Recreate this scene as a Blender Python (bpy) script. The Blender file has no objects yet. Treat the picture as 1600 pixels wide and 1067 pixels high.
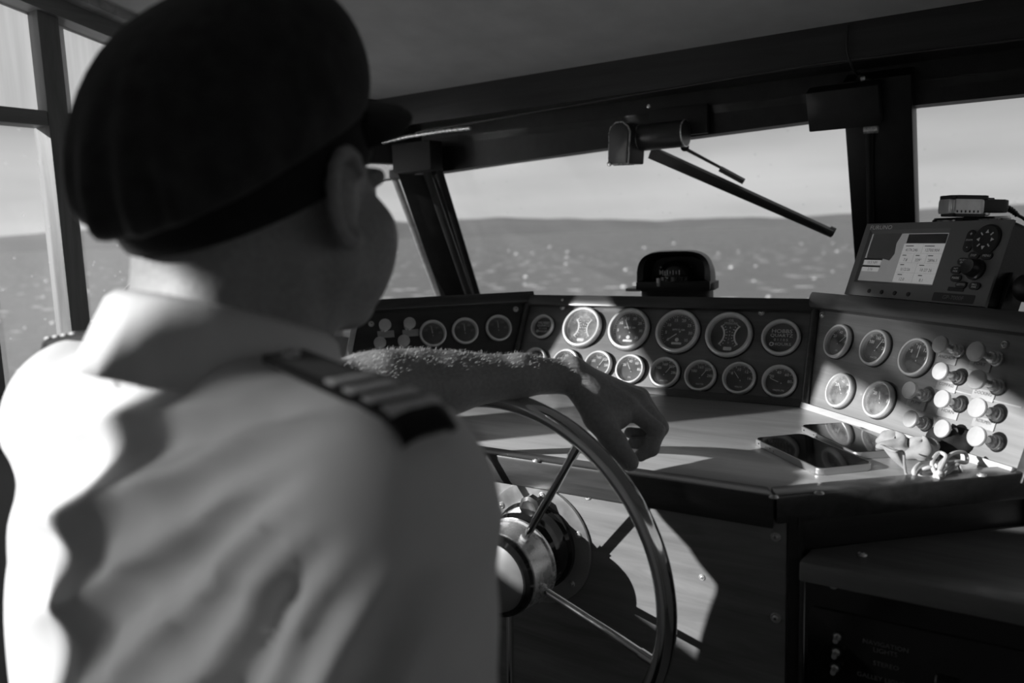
import bpy, bmesh, math, random
import numpy as np
from mathutils import Vector, Matrix

random.seed(7)
SC = bpy.context.scene
COL = SC.collection

# ------------------------------------------------------------------ camera
F, ROLL, HY = 1244.0, .035, 366.0
YAW = math.radians(33.5)
CAM = np.array([0, 0, 1.25])
_p = math.atan((533.5 - HY) / F)
FW = np.array([-math.sin(YAW) * math.cos(_p), math.cos(YAW) * math.cos(_p), -math.sin(_p)])
_r0 = np.array([math.cos(YAW), math.sin(YAW), 0])
_u0 = np.cross(_r0, FW)
RT = math.cos(ROLL) * _r0 - math.sin(ROLL) * _u0
UP = math.sin(ROLL) * _r0 + math.cos(ROLL) * _u0
cam_d = bpy.data.cameras.new('camera')
cam = bpy.data.objects.new('camera', cam_d)
COL.objects.link(cam)
cam_d.sensor_width = 36
cam_d.lens = 36 * F / 1600
cam_d.clip_start = .02
cam_d.clip_end = 20000
m = Matrix.Identity(4)
for i in range(3):
    m[i][0], m[i][1], m[i][2], m[i][3] = RT[i], UP[i], -FW[i], CAM[i]
cam.matrix_world = m
cam_d.dof.use_dof = True
cam_d.dof.focus_distance = 1.22
cam_d.dof.aperture_fstop = 3.4
cam_d.dof.aperture_blades = 7
SC.camera = cam

# ------------------------------------------------------------------ view, sky, sun
SC.view_settings.view_transform = 'Standard'
SC.view_settings.look = 'None'
SC.view_settings.gamma = 1
SC.view_settings.exposure = 0
SC.cycles.use_denoising = True
_az, _el = math.radians(48), math.radians(17.8)
SUN_DIR = np.array([math.cos(_az) * math.cos(_el), math.sin(_az) * math.cos(_el), -math.sin(_el)])      # travel direction of the sunlight
sun_d = bpy.data.lights.new('sun', 'SUN')
sun_d.energy = 6.5
sun_d.angle = math.radians(.6)
sun = bpy.data.objects.new('sun', sun_d)
COL.objects.link(sun)
sun.rotation_euler = Vector(SUN_DIR).to_track_quat('-Z', 'Y').to_euler()
sun.location = (-6, -5, 5)

world = bpy.data.worlds.new('sky')
SC.world = world
world.use_nodes = True
nt = world.node_tree
nt.nodes.clear()
N = nt.nodes.new
out = N('ShaderNodeOutputWorld')
bg = N('ShaderNodeBackground')
tc = N('ShaderNodeTexCoord')
mp = N('ShaderNodeMapping')
mp.inputs['Scale'].default_value = (1.2, 1.2, 9)
ns = N('ShaderNodeTexNoise')
ns.inputs['Scale'].default_value = 1.6
ns.inputs['Detail'].default_value = 4
sp = N('ShaderNodeSeparateXYZ')
r1 = N('ShaderNodeValToRGB')
r1.color_ramp.elements[0].position = 0
r1.color_ramp.elements[0].color = (.70, .70, .70, 1)
r1.color_ramp.elements[1].position = .16
r1.color_ramp.elements[1].color = (.46, .46, .46, 1)
r2 = N('ShaderNodeMapRange')
r2.inputs['From Min'].default_value = .3
r2.inputs['From Max'].default_value = .7
r2.inputs['To Min'].default_value = .80
r2.inputs['To Max'].default_value = 1.15
mx = N('ShaderNodeVectorMath')
mx.operation = 'MULTIPLY'
nt.links.new(tc.outputs['Generated'], mp.inputs['Vector'])
nt.links.new(mp.outputs[0], ns.inputs['Vector'])
nt.links.new(tc.outputs['Generated'], sp.inputs[0])
nt.links.new(sp.outputs['Z'], r1.inputs[0])
nt.links.new(ns.outputs['Fac'], r2.inputs['Value'])
nt.links.new(r1.outputs[0], mx.inputs[0])
nt.links.new(r2.outputs[0], mx.inputs[1])
nt.links.new(mx.outputs[0], bg.inputs['Color'])
bg.inputs['Strength'].default_value = 1.0
nt.links.new(bg.outputs[0], out.inputs[0])

# ------------------------------------------------------------------ helpers: rays, frames
def A(*v):
    return np.array(v, float)
def ray(x, y):
    return FW + RT * (x - 800) / F - UP * (y - 533.5) / F
def hit(q, P, n):
    d = ray(*q)
    n = np.array(n, float)
    return CAM + d * (((np.array(P) - CAM) @ n) / (d @ n))
def atz(x, y, z): return hit((x, y), (0, 0, z), (0, 0, 1))
def aty(x, y, Y): return hit((x, y), (0, Y, 0), (0, 1, 0))
def atx(x, y, X): return hit((x, y), (X, 0, 0), (1, 0, 0))
def atd(x, y, d): return CAM + ray(x, y) * d
def unit(v):
    v = np.array(v, float)
    return v / np.linalg.norm(v)

class Frame:
    """local frame on a real surface: u to the right, v up along the surface, n out of it"""
    def __init__(s, O, u, n):
        s.O, s.u, s.n = np.array(O, float), unit(u), unit(n)
        s.v = np.cross(s.n, s.u)
    def M(s, P=None, off=0.0, rot=0.0):
        P = s.O if P is None else P
        c, q = math.cos(rot), math.sin(rot)
        u = s.u * c + s.v * q
        v = -s.u * q + s.v * c
        m = Matrix.Identity(4)
        for i in range(3):
            m[i][0], m[i][1], m[i][2], m[i][3] = u[i], v[i], s.n[i], P[i] + s.n[i] * off
        return m
    def px(s, x, y, off=0.0):
        return hit((x, y), s.O + s.n * off, s.n) - s.n * off
    def loc(s, P):
        d = np.array(P) - s.O
        return d @ s.u, d @ s.v, d @ s.n
    def pt(s, a, b, c=0.0):
        return s.O + s.u * a + s.v * b + s.n * c

# ------------------------------------------------------------------ helpers: materials
MATS = {}
def _new(name):
    mt = bpy.data.materials.new(name)
    mt.use_nodes = True
    t = mt.node_tree
    t.nodes.clear()
    o = t.nodes.new('ShaderNodeOutputMaterial')
    MATS[name] = mt
    return mt, t, o
def plain(name, c, rough=.5, metal=0.0, spec=.5, bump=0.0, bscale=60, vary=0.0, coat=0.0, rvary=0.0):
    """grey principled surface with procedural colour and roughness variation"""
    mt, t, o = _new(name)
    b = t.nodes.new('ShaderNodeBsdfPrincipled')
    b.inputs['Base Color'].default_value = (c, c, c, 1)
    b.inputs['Roughness'].default_value = rough
    b.inputs['Metallic'].default_value = metal
    b.inputs['Specular IOR Level'].default_value = spec
    b.inputs['Coat Weight'].default_value = coat
    b.inputs['Coat Roughness'].default_value = .1
    t.links.new(b.outputs[0], o.inputs[0])
    co = t.nodes.new('ShaderNodeTexCoord')
    ns = t.nodes.new('ShaderNodeTexNoise')
    ns.inputs['Scale'].default_value = bscale
    ns.inputs['Detail'].default_value = 5
    t.links.new(co.outputs['Object'], ns.inputs['Vector'])
    if vary or rvary:
        for amt, base, sock in ((vary, c, 'Base Color'), (rvary, rough, 'Roughness')):
            if not amt: continue
            mr = t.nodes.new('ShaderNodeMapRange')
            mr.inputs['From Min'].default_value = .3
            mr.inputs['From Max'].default_value = .7
            mr.inputs['To Min'].default_value = base * (1 - amt)
            mr.inputs['To Max'].default_value = base * (1 + amt)
            t.links.new(ns.outputs['Fac'], mr.inputs['Value'])
            t.links.new(mr.outputs[0], b.inputs[sock])
    if bump:
        bp = t.nodes.new('ShaderNodeBump')
        bp.inputs['Strength'].default_value = bump
        bp.inputs['Distance'].default_value = .002
        t.links.new(ns.outputs['Fac'], bp.inputs['Height'])
        t.links.new(bp.outputs[0], b.inputs['Normal'])
    return mt
def wood(name, c0, c1, rough=.35, scale=(3, 60, 60), coat=.3, spec=.5):
    mt, t, o = _new(name)
    b = t.nodes.new('ShaderNodeBsdfPrincipled')
    t.links.new(b.outputs[0], o.inputs[0])
    co = t.nodes.new('ShaderNodeTexCoord')
    mp = t.nodes.new('ShaderNodeMapping')
    mp.inputs['Scale'].default_value = scale
    n1 = t.nodes.new('ShaderNodeTexNoise')
    n1.inputs['Scale'].default_value = 1.0
    n1.inputs['Detail'].default_value = 8
    n1.inputs['Roughness'].default_value = .65
    n1.inputs['Distortion'].default_value = .6
    rp = t.nodes.new('ShaderNodeValToRGB')
    rp.color_ramp.elements[0].position = .3
    rp.color_ramp.elements[0].color = (c0, c0, c0, 1)
    rp.color_ramp.elements[1].position = .7
    rp.color_ramp.elements[1].color = (c1, c1, c1, 1)
    bp = t.nodes.new('ShaderNodeBump')
    bp.inputs['Strength'].default_value = .25
    bp.inputs['Distance'].default_value = .0008
    t.links.new(co.outputs['Object'], mp.inputs[0])
    t.links.new(mp.outputs[0], n1.inputs['Vector'])
    t.links.new(n1.outputs['Fac'], rp.inputs[0])
    t.links.new(rp.outputs[0], b.inputs['Base Color'])
    t.links.new(n1.outputs['Fac'], bp.inputs['Height'])
    t.links.new(bp.outputs[0], b.inputs['Normal'])
    b.inputs['Roughness'].default_value = rough
    b.inputs['Specular IOR Level'].default_value = spec
    b.inputs['Coat Weight'].default_value = coat
    b.inputs['Coat Roughness'].default_value = .18
    return mt
def glass(name, dirt=.05, dscale=6.0, gloss=.6, thick_dirt=None, dcol=.9, rough=.02):
    """thin pane: clear, with mirror sheen at grazing angles and a film of dirt that catches light"""
    mt, t, o = _new(name)
    tr = t.nodes.new('ShaderNodeBsdfTransparent')
    tr.inputs['Color'].default_value = (.97, .97, .97, 1)
    gl = t.nodes.new('ShaderNodeBsdfGlossy')
    gl.inputs['Roughness'].default_value = rough
    fr = t.nodes.new('ShaderNodeLayerWeight')
    fr.inputs['Blend'].default_value = .5
    p5 = t.nodes.new('ShaderNodeMath')
    p5.operation = 'POWER'
    p5.inputs[1].default_value = 4.5
    ml = t.nodes.new('ShaderNodeMath')
    ml.operation = 'MULTIPLY_ADD'
    ml.inputs[1].default_value = gloss * .9
    ml.inputs[2].default_value = gloss * .04
    m1 = t.nodes.new('ShaderNodeMixShader')
    t.links.new(fr.outputs['Facing'], p5.inputs[0])
    t.links.new(p5.outputs[0], ml.inputs[0])
    t.links.new(ml.outputs[0], m1.inputs[0])
    t.links.new(tr.outputs[0], m1.inputs[1])
    t.links.new(gl.outputs[0], m1.inputs[2])
    df = t.nodes.new('ShaderNodeBsdfDiffuse')
    df.inputs['Color'].default_value = (dcol, dcol, dcol, 1)
    ts = t.nodes.new('ShaderNodeBsdfTranslucent')
    ts.inputs['Color'].default_value = (dcol, dcol, dcol, 1)
    ad = t.nodes.new('ShaderNodeMixShader')
    ad.inputs[0].default_value = .5
    t.links.new(df.outputs[0], ad.inputs[1])
    t.links.new(ts.outputs[0], ad.inputs[2])
    co = t.nodes.new('ShaderNodeTexCoord')
    ns = t.nodes.new('ShaderNodeTexNoise')
    ns.inputs['Scale'].default_value = dscale
    ns.inputs['Detail'].default_value = 6
    vo = t.nodes.new('ShaderNodeTexVoronoi')
    vo.inputs['Scale'].default_value = dscale * 9
    sp = t.nodes.new('ShaderNodeMapRange')
    sp.inputs['From Min'].default_value = .05
    sp.inputs['From Max'].default_value = .12
    sp.inputs['To Min'].default_value = dirt * 2.0
    sp.inputs['To Max'].default_value = 0
    mr = t.nodes.new('ShaderNodeMapRange')
    mr.inputs['From Min'].default_value = .35
    mr.inputs['From Max'].default_value = .75
    mr.inputs['To Min'].default_value = dirt * .4
    mr.inputs['To Max'].default_value = dirt * 1.8
    sm = t.nodes.new('ShaderNodeMath')
    sm.operation = 'ADD'
    m2 = t.nodes.new('ShaderNodeMixShader')
    t.links.new(co.outputs['Object'], ns.inputs['Vector'])
    t.links.new(co.outputs['Object'], vo.inputs['Vector'])
    t.links.new(vo.outputs['Distance'], sp.inputs['Value'])
    t.links.new(ns.outputs['Fac'], mr.inputs['Value'])
    t.links.new(mr.outputs[0], sm.inputs[0])
    t.links.new(sp.outputs[0], sm.inputs[1])
    t.links.new(sm.outputs[0], m2.inputs[0])
    t.links.new(m1.outputs[0], m2.inputs[1])
    t.links.new(ad.outputs[0], m2.inputs[2])
    t.links.new(m2.outputs[0], o.inputs[0])
    return mt
def cloth(name, c, transl=.0, rough=.9, wave=0.0, sheen=.2, stretch=(40, 40, 2), mesh=0.0):
    mt, t, o = _new(name)
    b = t.nodes.new('ShaderNodeBsdfPrincipled')
    b.inputs['Roughness'].default_value = rough
    b.inputs['Specular IOR Level'].default_value = .15
    b.inputs['Sheen Weight'].default_value = sheen
    co = t.nodes.new('ShaderNodeTexCoord')
    mp = t.nodes.new('ShaderNodeMapping')
    mp.inputs['Scale'].default_value = stretch
    ns = t.nodes.new('ShaderNodeTexNoise')
    ns.inputs['Scale'].default_value = 1
    ns.inputs['Detail'].default_value = 6
    mr = t.nodes.new('ShaderNodeMapRange')
    mr.inputs['From Min'].default_value = .3
    mr.inputs['From Max'].default_value = .7
    mr.inputs['To Min'].default_value = c * (1 - wave)
    mr.inputs['To Max'].default_value = c * (1 + wave)
    t.links.new(co.outputs['Object'], mp.inputs[0])
    t.links.new(mp.outputs[0], ns.inputs['Vector'])
    t.links.new(ns.outputs['Fac'], mr.inputs['Value'])
    t.links.new(mr.outputs[0], b.inputs['Base Color'])
    if transl:
        ts = t.nodes.new('ShaderNodeBsdfTranslucent')
        t.links.new(mr.outputs[0], ts.inputs['Color'])
        mx = t.nodes.new('ShaderNodeMixShader')
        mx.inputs[0].default_value = transl
        t.links.new(b.outputs[0], mx.inputs[1])
        t.links.new(ts.outputs[0], mx.inputs[2])
        fin = mx
        if mesh:                      # open weave lets some light straight through
            tp = t.nodes.new('ShaderNodeBsdfTransparent')
            m3 = t.nodes.new('ShaderNodeMixShader')
            m3.inputs[0].default_value = mesh
            t.links.new(mx.outputs[0], m3.inputs[1])
            t.links.new(tp.outputs[0], m3.inputs[2])
            fin = m3
        t.links.new(fin.outputs[0], o.inputs[0])
    else:
        t.links.new(b.outputs[0], o.inputs[0])
    return mt

plain('white_print', .92, .6)
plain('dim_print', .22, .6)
plain('dark_print', .05, .6)
plain('chrome', .80, .10, 1.0, rvary=.4, bscale=40)
plain('steel', .72, .28, .55, rvary=.3, bscale=90, vary=.1)
plain('brushed', .62, .38, .85, bscale=25, vary=.12, rvary=.3)
plain('hub_metal', .34, .42, .6, vary=.15, bscale=30)
plain('bezel', .78, .30, .35, vary=.1, bscale=50)
plain('black_plastic', .022, .42, bump=.1, bscale=300)
plain('gloss_black', .012, .12, coat=.4)
plain('rubber', .018, .6)
plain('dial', .02, .45, vary=.35, bscale=30)
plain('dial_worn', .17, .5, vary=.35, bscale=35)
plain('black_paint', .016, .45, bump=.15, bscale=40, vary=.3)
plain('housing', .19, .42, bump=.05, bscale=400)
plain('motor', .075, .32, .3, vary=.2, bscale=20)
plain('knob_cap', .52, .35, .2, vary=.12, bscale=60)
plain('tag_plate', .38, .5, vary=.15, bscale=80)
plain('phone_screen', .006, .05, coat=.5)
plain('phone_metal', .6, .3, .8)
plain('cord_white', .62, .5)
plain('skin', .30, .52, spec=.35, bump=.25, bscale=220, vary=.12)
plain('nail', .42, .3)
plain('hair', .42, .5)
plain('ear_hair', .05, .7)
plain('ceiling_paint', .62, .75, bump=.1, bscale=12, vary=.08)
plain('hull_paint', .55, .6, vary=.1, bscale=3)
plain('floor_paint', .18, .6, vary=.2, bscale=6)
wood('desk_wood', .42, .62, .32, (4, 40, 40), coat=.5)
wood('panel_wood', .11, .19, .38, (3, 45, 45), coat=.35)
wood('side_panel_wood', .17, .30, .40, (3, 45, 45), coat=.3)
wood('front_wood', .15, .30, .40, (4, 35, 35), coat=.25)
wood('dark_wood', .018, .045, .35, (3, 40, 40), coat=.35)
wood('rail_wood', .025, .07, .33, (5, 50, 50), coat=.4)
wood('pale_edge', .35, .6, .4, (5, 40, 40))
wood('post_wood', .16, .30, .5, (30, 30, 3), coat=.1)
wood('trim_wood', .20, .32, .5, (25, 5, 25), coat=.1)
cloth('dense_blind', .55, transl=.55, wave=.10, stretch=(60, 60, 3))
cloth('blind_or_veil', .55, transl=.55, wave=.10, stretch=(60, 60, 3), mesh=.14)  # part-clear weave for the added aft panels, passes some direct sun
cloth('shirt', .78, transl=.10, wave=.03, stretch=(30, 30, 30), sheen=.1)
cloth('cap_cloth', .042, wave=.3, stretch=(60, 60, 60), sheen=.08)
cloth('band_cloth', .018, wave=.2, stretch=(80, 80, 80), sheen=.05)
cloth('trouser', .03, wave=.2)
cloth('pouch', .34, wave=.2, stretch=(60, 60, 60))
cloth('dark_bag', .025, wave=.3, stretch=(80, 80, 80), rough=.6, sheen=0)
cloth('stripe', .75, wave=.1, stretch=(200, 200, 200))
cloth('epaulette_cloth', .012, wave=.2, stretch=(80, 80, 80))
glass('window_glass', dirt=.035, dscale=3)
glass('port_glass', dirt=.10, dscale=3)
glass('gauge_glass', dirt=.05, dscale=30, gloss=1.0)
glass('gauge_glass_dusty', dirt=.14, dscale=45, gloss=1.0)
glass('gauge_glass_glare', dirt=.34, dscale=45, gloss=1.0)  # denser pale veil that adds sun glare to three lenses

# ------------------------------------------------------------------ helpers: meshes and objects
def link(o, parent=None, M=None):
    COL.objects.link(o)
    if parent is not None: o.parent = parent
    if M is not None: o.matrix_basis = M
    return o
def wmat(o):
    return (wmat(o.parent) if o.parent else Matrix.Identity(4)) @ o.matrix_basis
def rel(parent, Mw):
    return wmat(parent).inverted() @ Mw
def mesh_obj(name, me, mat, parent=None, M=None, smooth=False):
    if mat and not me.materials: me.materials.append(MATS[mat])
    if smooth:
        me.shade_smooth()
    o = bpy.data.objects.new(name, me)
    return link(o, parent, M)
def empty(name, M=None, label=None, cat=None, group=None, kind=None):
    o = bpy.data.objects.new(name, None)
    o.empty_display_size = .02
    link(o, None, M)
    tag(o, label, cat, group, kind)
    return o
def tag(o, label=None, cat=None, group=None, kind=None):
    if label: o['label'] = label
    if cat: o['category'] = cat
    if group: o['group'] = group
    if kind: o['kind'] = kind
    return o
def bm_me(name, bm, sharp=None):
    me = bpy.data.meshes.new(name)
    bmesh.ops.recalc_face_normals(bm, faces=bm.faces)
    bm.to_mesh(me)
    bm.free()
    if sharp is not None:
        me.shade_smooth()
        me.set_sharp_from_angle(angle=math.radians(sharp))
    return me
def add_box(bm, c, s, M=None, bev=0.0):
    g = bmesh.ops.create_cube(bm, size=1)
    vs = g['verts']
    for v in vs:
        v.co = Vector((c[0] + v.co.x * s[0], c[1] + v.co.y * s[1], c[2] + v.co.z * s[2]))
    if bev:
        es = list({e for v in vs for e in v.link_edges})
        r = bmesh.ops.bevel(bm, geom=es, offset=bev, segments=2, affect='EDGES', profile=.6)
        vs = list({v for f in r['faces'] for v in f.verts} | {v for v in vs if v.is_valid})
    if M is not None:
        bmesh.ops.transform(bm, matrix=M, verts=[v for v in vs if v.is_valid])
    return vs
def box_me(s, bev=0.0, c=(0, 0, 0)):
    bm = bmesh.new()
    add_box(bm, c, s, None, bev)
    return bm_me('box', bm, 35)
def box(name, c, s, mat, parent=None, M=None, bev=0.0):
    return mesh_obj(name, box_me(s, bev, c), mat, parent, M)
def lathe_me(prof, seg=32, cap=True, sx=1.0, sy=1.0, sharp=30):
    bm = bmesh.new()
    rings = []
    for r, z in prof:
        if r < 1e-6:
            rings.append([bm.verts.new((0, 0, z))])
        else:
            rings.append([bm.verts.new((r * sx * math.cos(2 * math.pi * i / seg), r * sy * math.sin(2 * math.pi * i / seg), z)) for i in range(seg)])
    for a, b in zip(rings, rings[1:]):
        for i in range(seg):
            j = (i + 1) % seg
            if len(a) == 1 and len(b) == 1: continue
            if len(a) == 1: bm.faces.new((a[0], b[i], b[j]))
            elif len(b) == 1: bm.faces.new((a[i], a[j], b[0]))
            else: bm.faces.new((a[i], a[j], b[j], b[i]))
    if cap:
        for r in (rings[0], rings[-1]):
            if len(r) > 2:
                try: bm.faces.new(r)
                except ValueError: pass
    return bm_me('lathe', bm, sharp)
def tube_me(pts, rad, seg=10, closed=False, caps=True):
    """tube along a polyline; rad is one radius or one per point"""
    P = [np.array(p, float) for p in pts]
    n = len(P)
    rad = [rad] * n if not hasattr(rad, '__len__') else rad
    T = []
    for i in range(n):
        a = P[(i - 1) % n] if (closed or i > 0) else P[i]
        b = P[(i + 1) % n] if (closed or i < n - 1) else P[i]
        T.append(unit(b - a))
    nv = unit(np.cross(T[0], (0, 0, 1) if abs(T[0][2]) < .9 else (1, 0, 0)))
    bm = bmesh.new()
    rings = []
    for i in range(n):
        nv = nv - T[i] * (nv @ T[i])
        nv = unit(nv)
        bv = np.cross(T[i], nv)
        rings.append([bm.verts.new(P[i] + rad[i] * (nv * math.cos(2 * math.pi * k / seg) + bv * math.sin(2 * math.pi * k / seg))) for k in range(seg)])
    pr = list(zip(rings, rings[1:]))
    if closed: pr.append((rings[-1], rings[0]))
    for a, b in pr:
        for k in range(seg):
            j = (k + 1) % seg
            bm.faces.new((a[k], a[j], b[j], b[k]))
    if caps and not closed:
        bm.faces.new(rings[0])
        bm.faces.new(rings[-1][::-1])
    return bm_me('tube', bm, 45)
def tube(name, pts, rad, mat, parent=None, M=None, seg=10, closed=False):
    return mesh_obj(name, tube_me(pts, rad, seg, closed), mat, parent, M)
def prism_me(poly, h, bev=0.0):
    """polygon in xy extruded from z=0 to z=h"""
    bm = bmesh.new()
    a = [bm.verts.new((p[0], p[1], 0)) for p in poly]
    b = [bm.verts.new((p[0], p[1], h)) for p in poly]
    n = len(a)
    bm.faces.new(a[::-1])
    bm.faces.new(b)
    for i in range(n):
        bm.faces.new((a[i], a[(i + 1) % n], b[(i + 1) % n], b[i]))
    if bev:
        bmesh.ops.bevel(bm, geom=list(bm.edges), offset=bev, segments=2, affect='EDGES', profile=.6)
    return bm_me('prism', bm, 35)
def prism(name, poly, h, mat, parent=None, M=None, bev=0.0):
    return mesh_obj(name, prism_me(poly, h, bev), mat, parent, M)
def rrect(w, h, r, seg=5, cx=0.0, cy=0.0):
    pts = []
    for sx, sy, a0 in ((1, 1, 0), (-1, 1, 90), (-1, -1, 180), (1, -1, 270)):
        for k in range(seg + 1):
            a = math.radians(a0 + 90 * k / seg)
            pts.append((cx + sx * (w / 2 - r) + r * math.cos(a), cy + sy * (h / 2 - r) + r * math.sin(a)))
    return pts
def smoothpath(pts, n=6):
    """Catmull-Rom through points"""
    P = [np.array(p, float) for p in pts]
    out = []
    for i in range(len(P) - 1):
        p0 = P[max(i - 1, 0)]; p1 = P[i]; p2 = P[i + 1]; p3 = P[min(i + 2, len(P) - 1)]
        for k in range(n):
            t = k / n
            out.append(.5 * ((2 * p1) + (-p0 + p2) * t + (2 * p0 - 5 * p1 + 4 * p2 - p3) * t * t + (-p0 + 3 * p1 - 3 * p2 + p3) * t ** 3))
    out.append(P[-1])
    return out
_TXT = {}
def text_me(s, size, align='CENTER'):
    key = (s, round(size, 5), align)
    if key not in _TXT:
        cu = bpy.data.curves.new('lettering', 'FONT')
        cu.body = s
        cu.size = size
        cu.align_x = align
        cu.align_y = 'CENTER'
        cu.resolution_u = 2
        o = bpy.data.objects.new('lettering', cu)
        COL.objects.link(o)
        dg = bpy.context.evaluated_depsgraph_get()
        me = bpy.data.meshes.new_from_object(o.evaluated_get(dg))
        bpy.data.objects.remove(o)
        bpy.data.curves.remove(cu)
        _TXT[key] = me
    return _TXT[key].copy()
def text(s, size, mat, parent, loc=(0, 0, 0), rot=0.0, name='lettering', align='CENTER', sx=1.0):
    me = text_me(s, size, align)
    M = Matrix.Translation(loc) @ Matrix.Rotation(rot, 4, 'Z') @ Matrix.Diagonal((sx, 1, 1, 1))
    return mesh_obj(name, me, mat, parent, M)
def align_z(P, d):
    q = Vector(d).to_track_quat('Z', 'Y')
    return Matrix.Translation(Vector(P)) @ q.to_matrix().to_4x4()
SCREW = None
def screw(parent, M, r=.0062, name='screw'):
    """dome head on a cupped washer with a cross slot; M is a world matrix, z out of the surface"""
    global SCREW
    if SCREW is None:
        bm = bmesh.new()
        me0 = lathe_me([(1.0, 0), (1.0, .12), (.8, .36), (.66, .20), (.60, .20), (.52, .42), (.3, .55), (.0, .58)], 18)
        bm.from_mesh(me0)
        nf = len(bm.faces)
        add_box(bm, (0, 0, .56), (.62, .12, .08))
        add_box(bm, (0, 0, .56), (.12, .62, .08))
        bm.faces.ensure_lookup_table()
        for f in bm.faces[nf:]: f.material_index = 1
        SCREW = bm_me('screw', bm, 40)
        SCREW.materials.append(MATS['steel'])
        SCREW.materials.append(MATS['black_paint'])
    Ms = M @ Matrix.Rotation(random.uniform(0, 1.5), 4, 'Z') @ Matrix.Scale(r, 4)
    return mesh_obj(name, SCREW, None, parent, rel(parent, Ms) if parent else Ms)
# ------------------------------------------------------------------ sea and shore
def sea_material():
    mt, t, o = _new('sea_water')
    b = t.nodes.new('ShaderNodeBsdfPrincipled')
    t.links.new(b.outputs[0], o.inputs[0])
    co = t.nodes.new('ShaderNodeTexCoord')
    n1 = t.nodes.new('ShaderNodeTexNoise')
    n1.inputs['Scale'].default_value = .35
    n1.inputs['Detail'].default_value = 10
    n1.inputs['Roughness'].default_value = .6
    vo = t.nodes.new('ShaderNodeTexVoronoi')
    vo.inputs['Scale'].default_value = .30
    mp = t.nodes.new('ShaderNodeMapping')
    mp.inputs['Scale'].default_value = (1, 2.2, 1)
    mp.inputs['Rotation'].default_value = (0, 0, .6)
    mr = t.nodes.new('ShaderNodeMapRange')
    mr.inputs['From Min'].default_value = .13
    mr.inputs['From Max'].default_value = .20
    mr.inputs['To Min'].default_value = 1.0
    mr.inputs['To Max'].default_value = .15
    t.links.new(co.outputs['Object'], n1.inputs['Vector'])
    t.links.new(co.outputs['Object'], mp.inputs[0])
    t.links.new(mp.outputs[0], vo.inputs['Vector'])
    t.links.new(vo.outputs['Distance'], mr.inputs['Value'])
    t.links.new(mr.outputs[0], b.inputs['Base Color'])
    b.inputs['Roughness'].default_value = .45
    b.inputs['Specular IOR Level'].default_value = .35
    bp = t.nodes.new('ShaderNodeBump')
    bp.inputs['Strength'].default_value = .9
    bp.inputs['Distance'].default_value = .5
    t.links.new(n1.outputs['Fac'], bp.inputs['Height'])
    t.links.new(bp.outputs[0], b.inputs['Normal'])
sea_material()
def build_sea():
    bm = bmesh.new()
    rs = [3, 12, 40, 120, 400, 1200, 4000, 9000]
    seg = 48
    rings = [[bm.verts.new((r * math.cos(2 * math.pi * i / seg), r * math.sin(2 * math.pi * i / seg), -2.2)) for i in range(seg)] for r in rs]
    for a, b in zip(rings, rings[1:]):
        for i in range(seg):
            j = (i + 1) % seg
            bm.faces.new((a[i], a[j], b[j], b[i]))
    bm.faces.new(rings[0])
    o = mesh_obj('sea', bm_me('sea', bm), 'sea_water')
    tag(o, 'grey choppy sea with white flecks beyond the cabin windows', 'sea', kind='stuff')
build_sea()
def build_foam_glints():
    rnd = random.Random(11)
    bm = bmesh.new()
    for _ in range(170):
        dist = 22 * (9 ** rnd.random())
        az = math.radians(rnd.uniform(-5, 85))
        c = Vector((-math.sin(az) * dist, math.cos(az) * dist, -2.18))
        r = rnd.uniform(.06, .16) * (.6 + dist / 90)
        g = bmesh.ops.create_icosphere(bm, subdivisions=1, radius=1)
        for v in g['verts']:
            v.co = Vector((v.co.x * r * rnd.uniform(1.2, 1.6), v.co.y * r, v.co.z * r * .8)) + c
    o = mesh_obj('foam_glints', bm_me('foam_glints', bm), 'cord_white', smooth=True)  # pale blobs also stand in for sun glints on the water
    tag(o, 'white flecks of foam and sun glint scattered over the waves', 'foam', kind='stuff')
build_foam_glints()
plain('hill_haze', .16, .95, bump=0, vary=.12, bscale=.004)
def build_hills():
    rnd = random.Random(3)
    bm = bmesh.new()
    seg = 220
    ph = [rnd.uniform(0, 6.28) for _ in range(8)]
    def h(a):
        s = sum(math.sin(a * k * 2.3 + ph[i]) / (k ** .62) for i, k in enumerate((1, 2, 3.3, 6, 11, 19, 37, 61)))
        return 72 + 20 * s
    a0, a1 = math.radians(20), math.radians(175)
    rows = []
    for i in range(seg + 1):
        a = a0 + (a1 - a0) * i / seg
        hh = max(20, h(a))
        col = []
        for r, z in ((4000, -2.3), (4200, hh * .55), (4500, hh), (5200, hh * .6), (6000, -2.3)):
            col.append(bm.verts.new((r * math.cos(a), r * math.sin(a), z * (1 if z < 0 else 1))))
        rows.append(col)
    for a, b in zip(rows, rows[1:]):
        for k in range(4):
            bm.faces.new((a[k], b[k], b[k + 1], a[k + 1]))
    o = mesh_obj('shore_hills', bm_me('hills', bm), 'hill_haze', smooth=True)
    tag(o, 'low grey hilly shore along the horizon ahead', 'hills', kind='structure')
build_hills()

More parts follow.
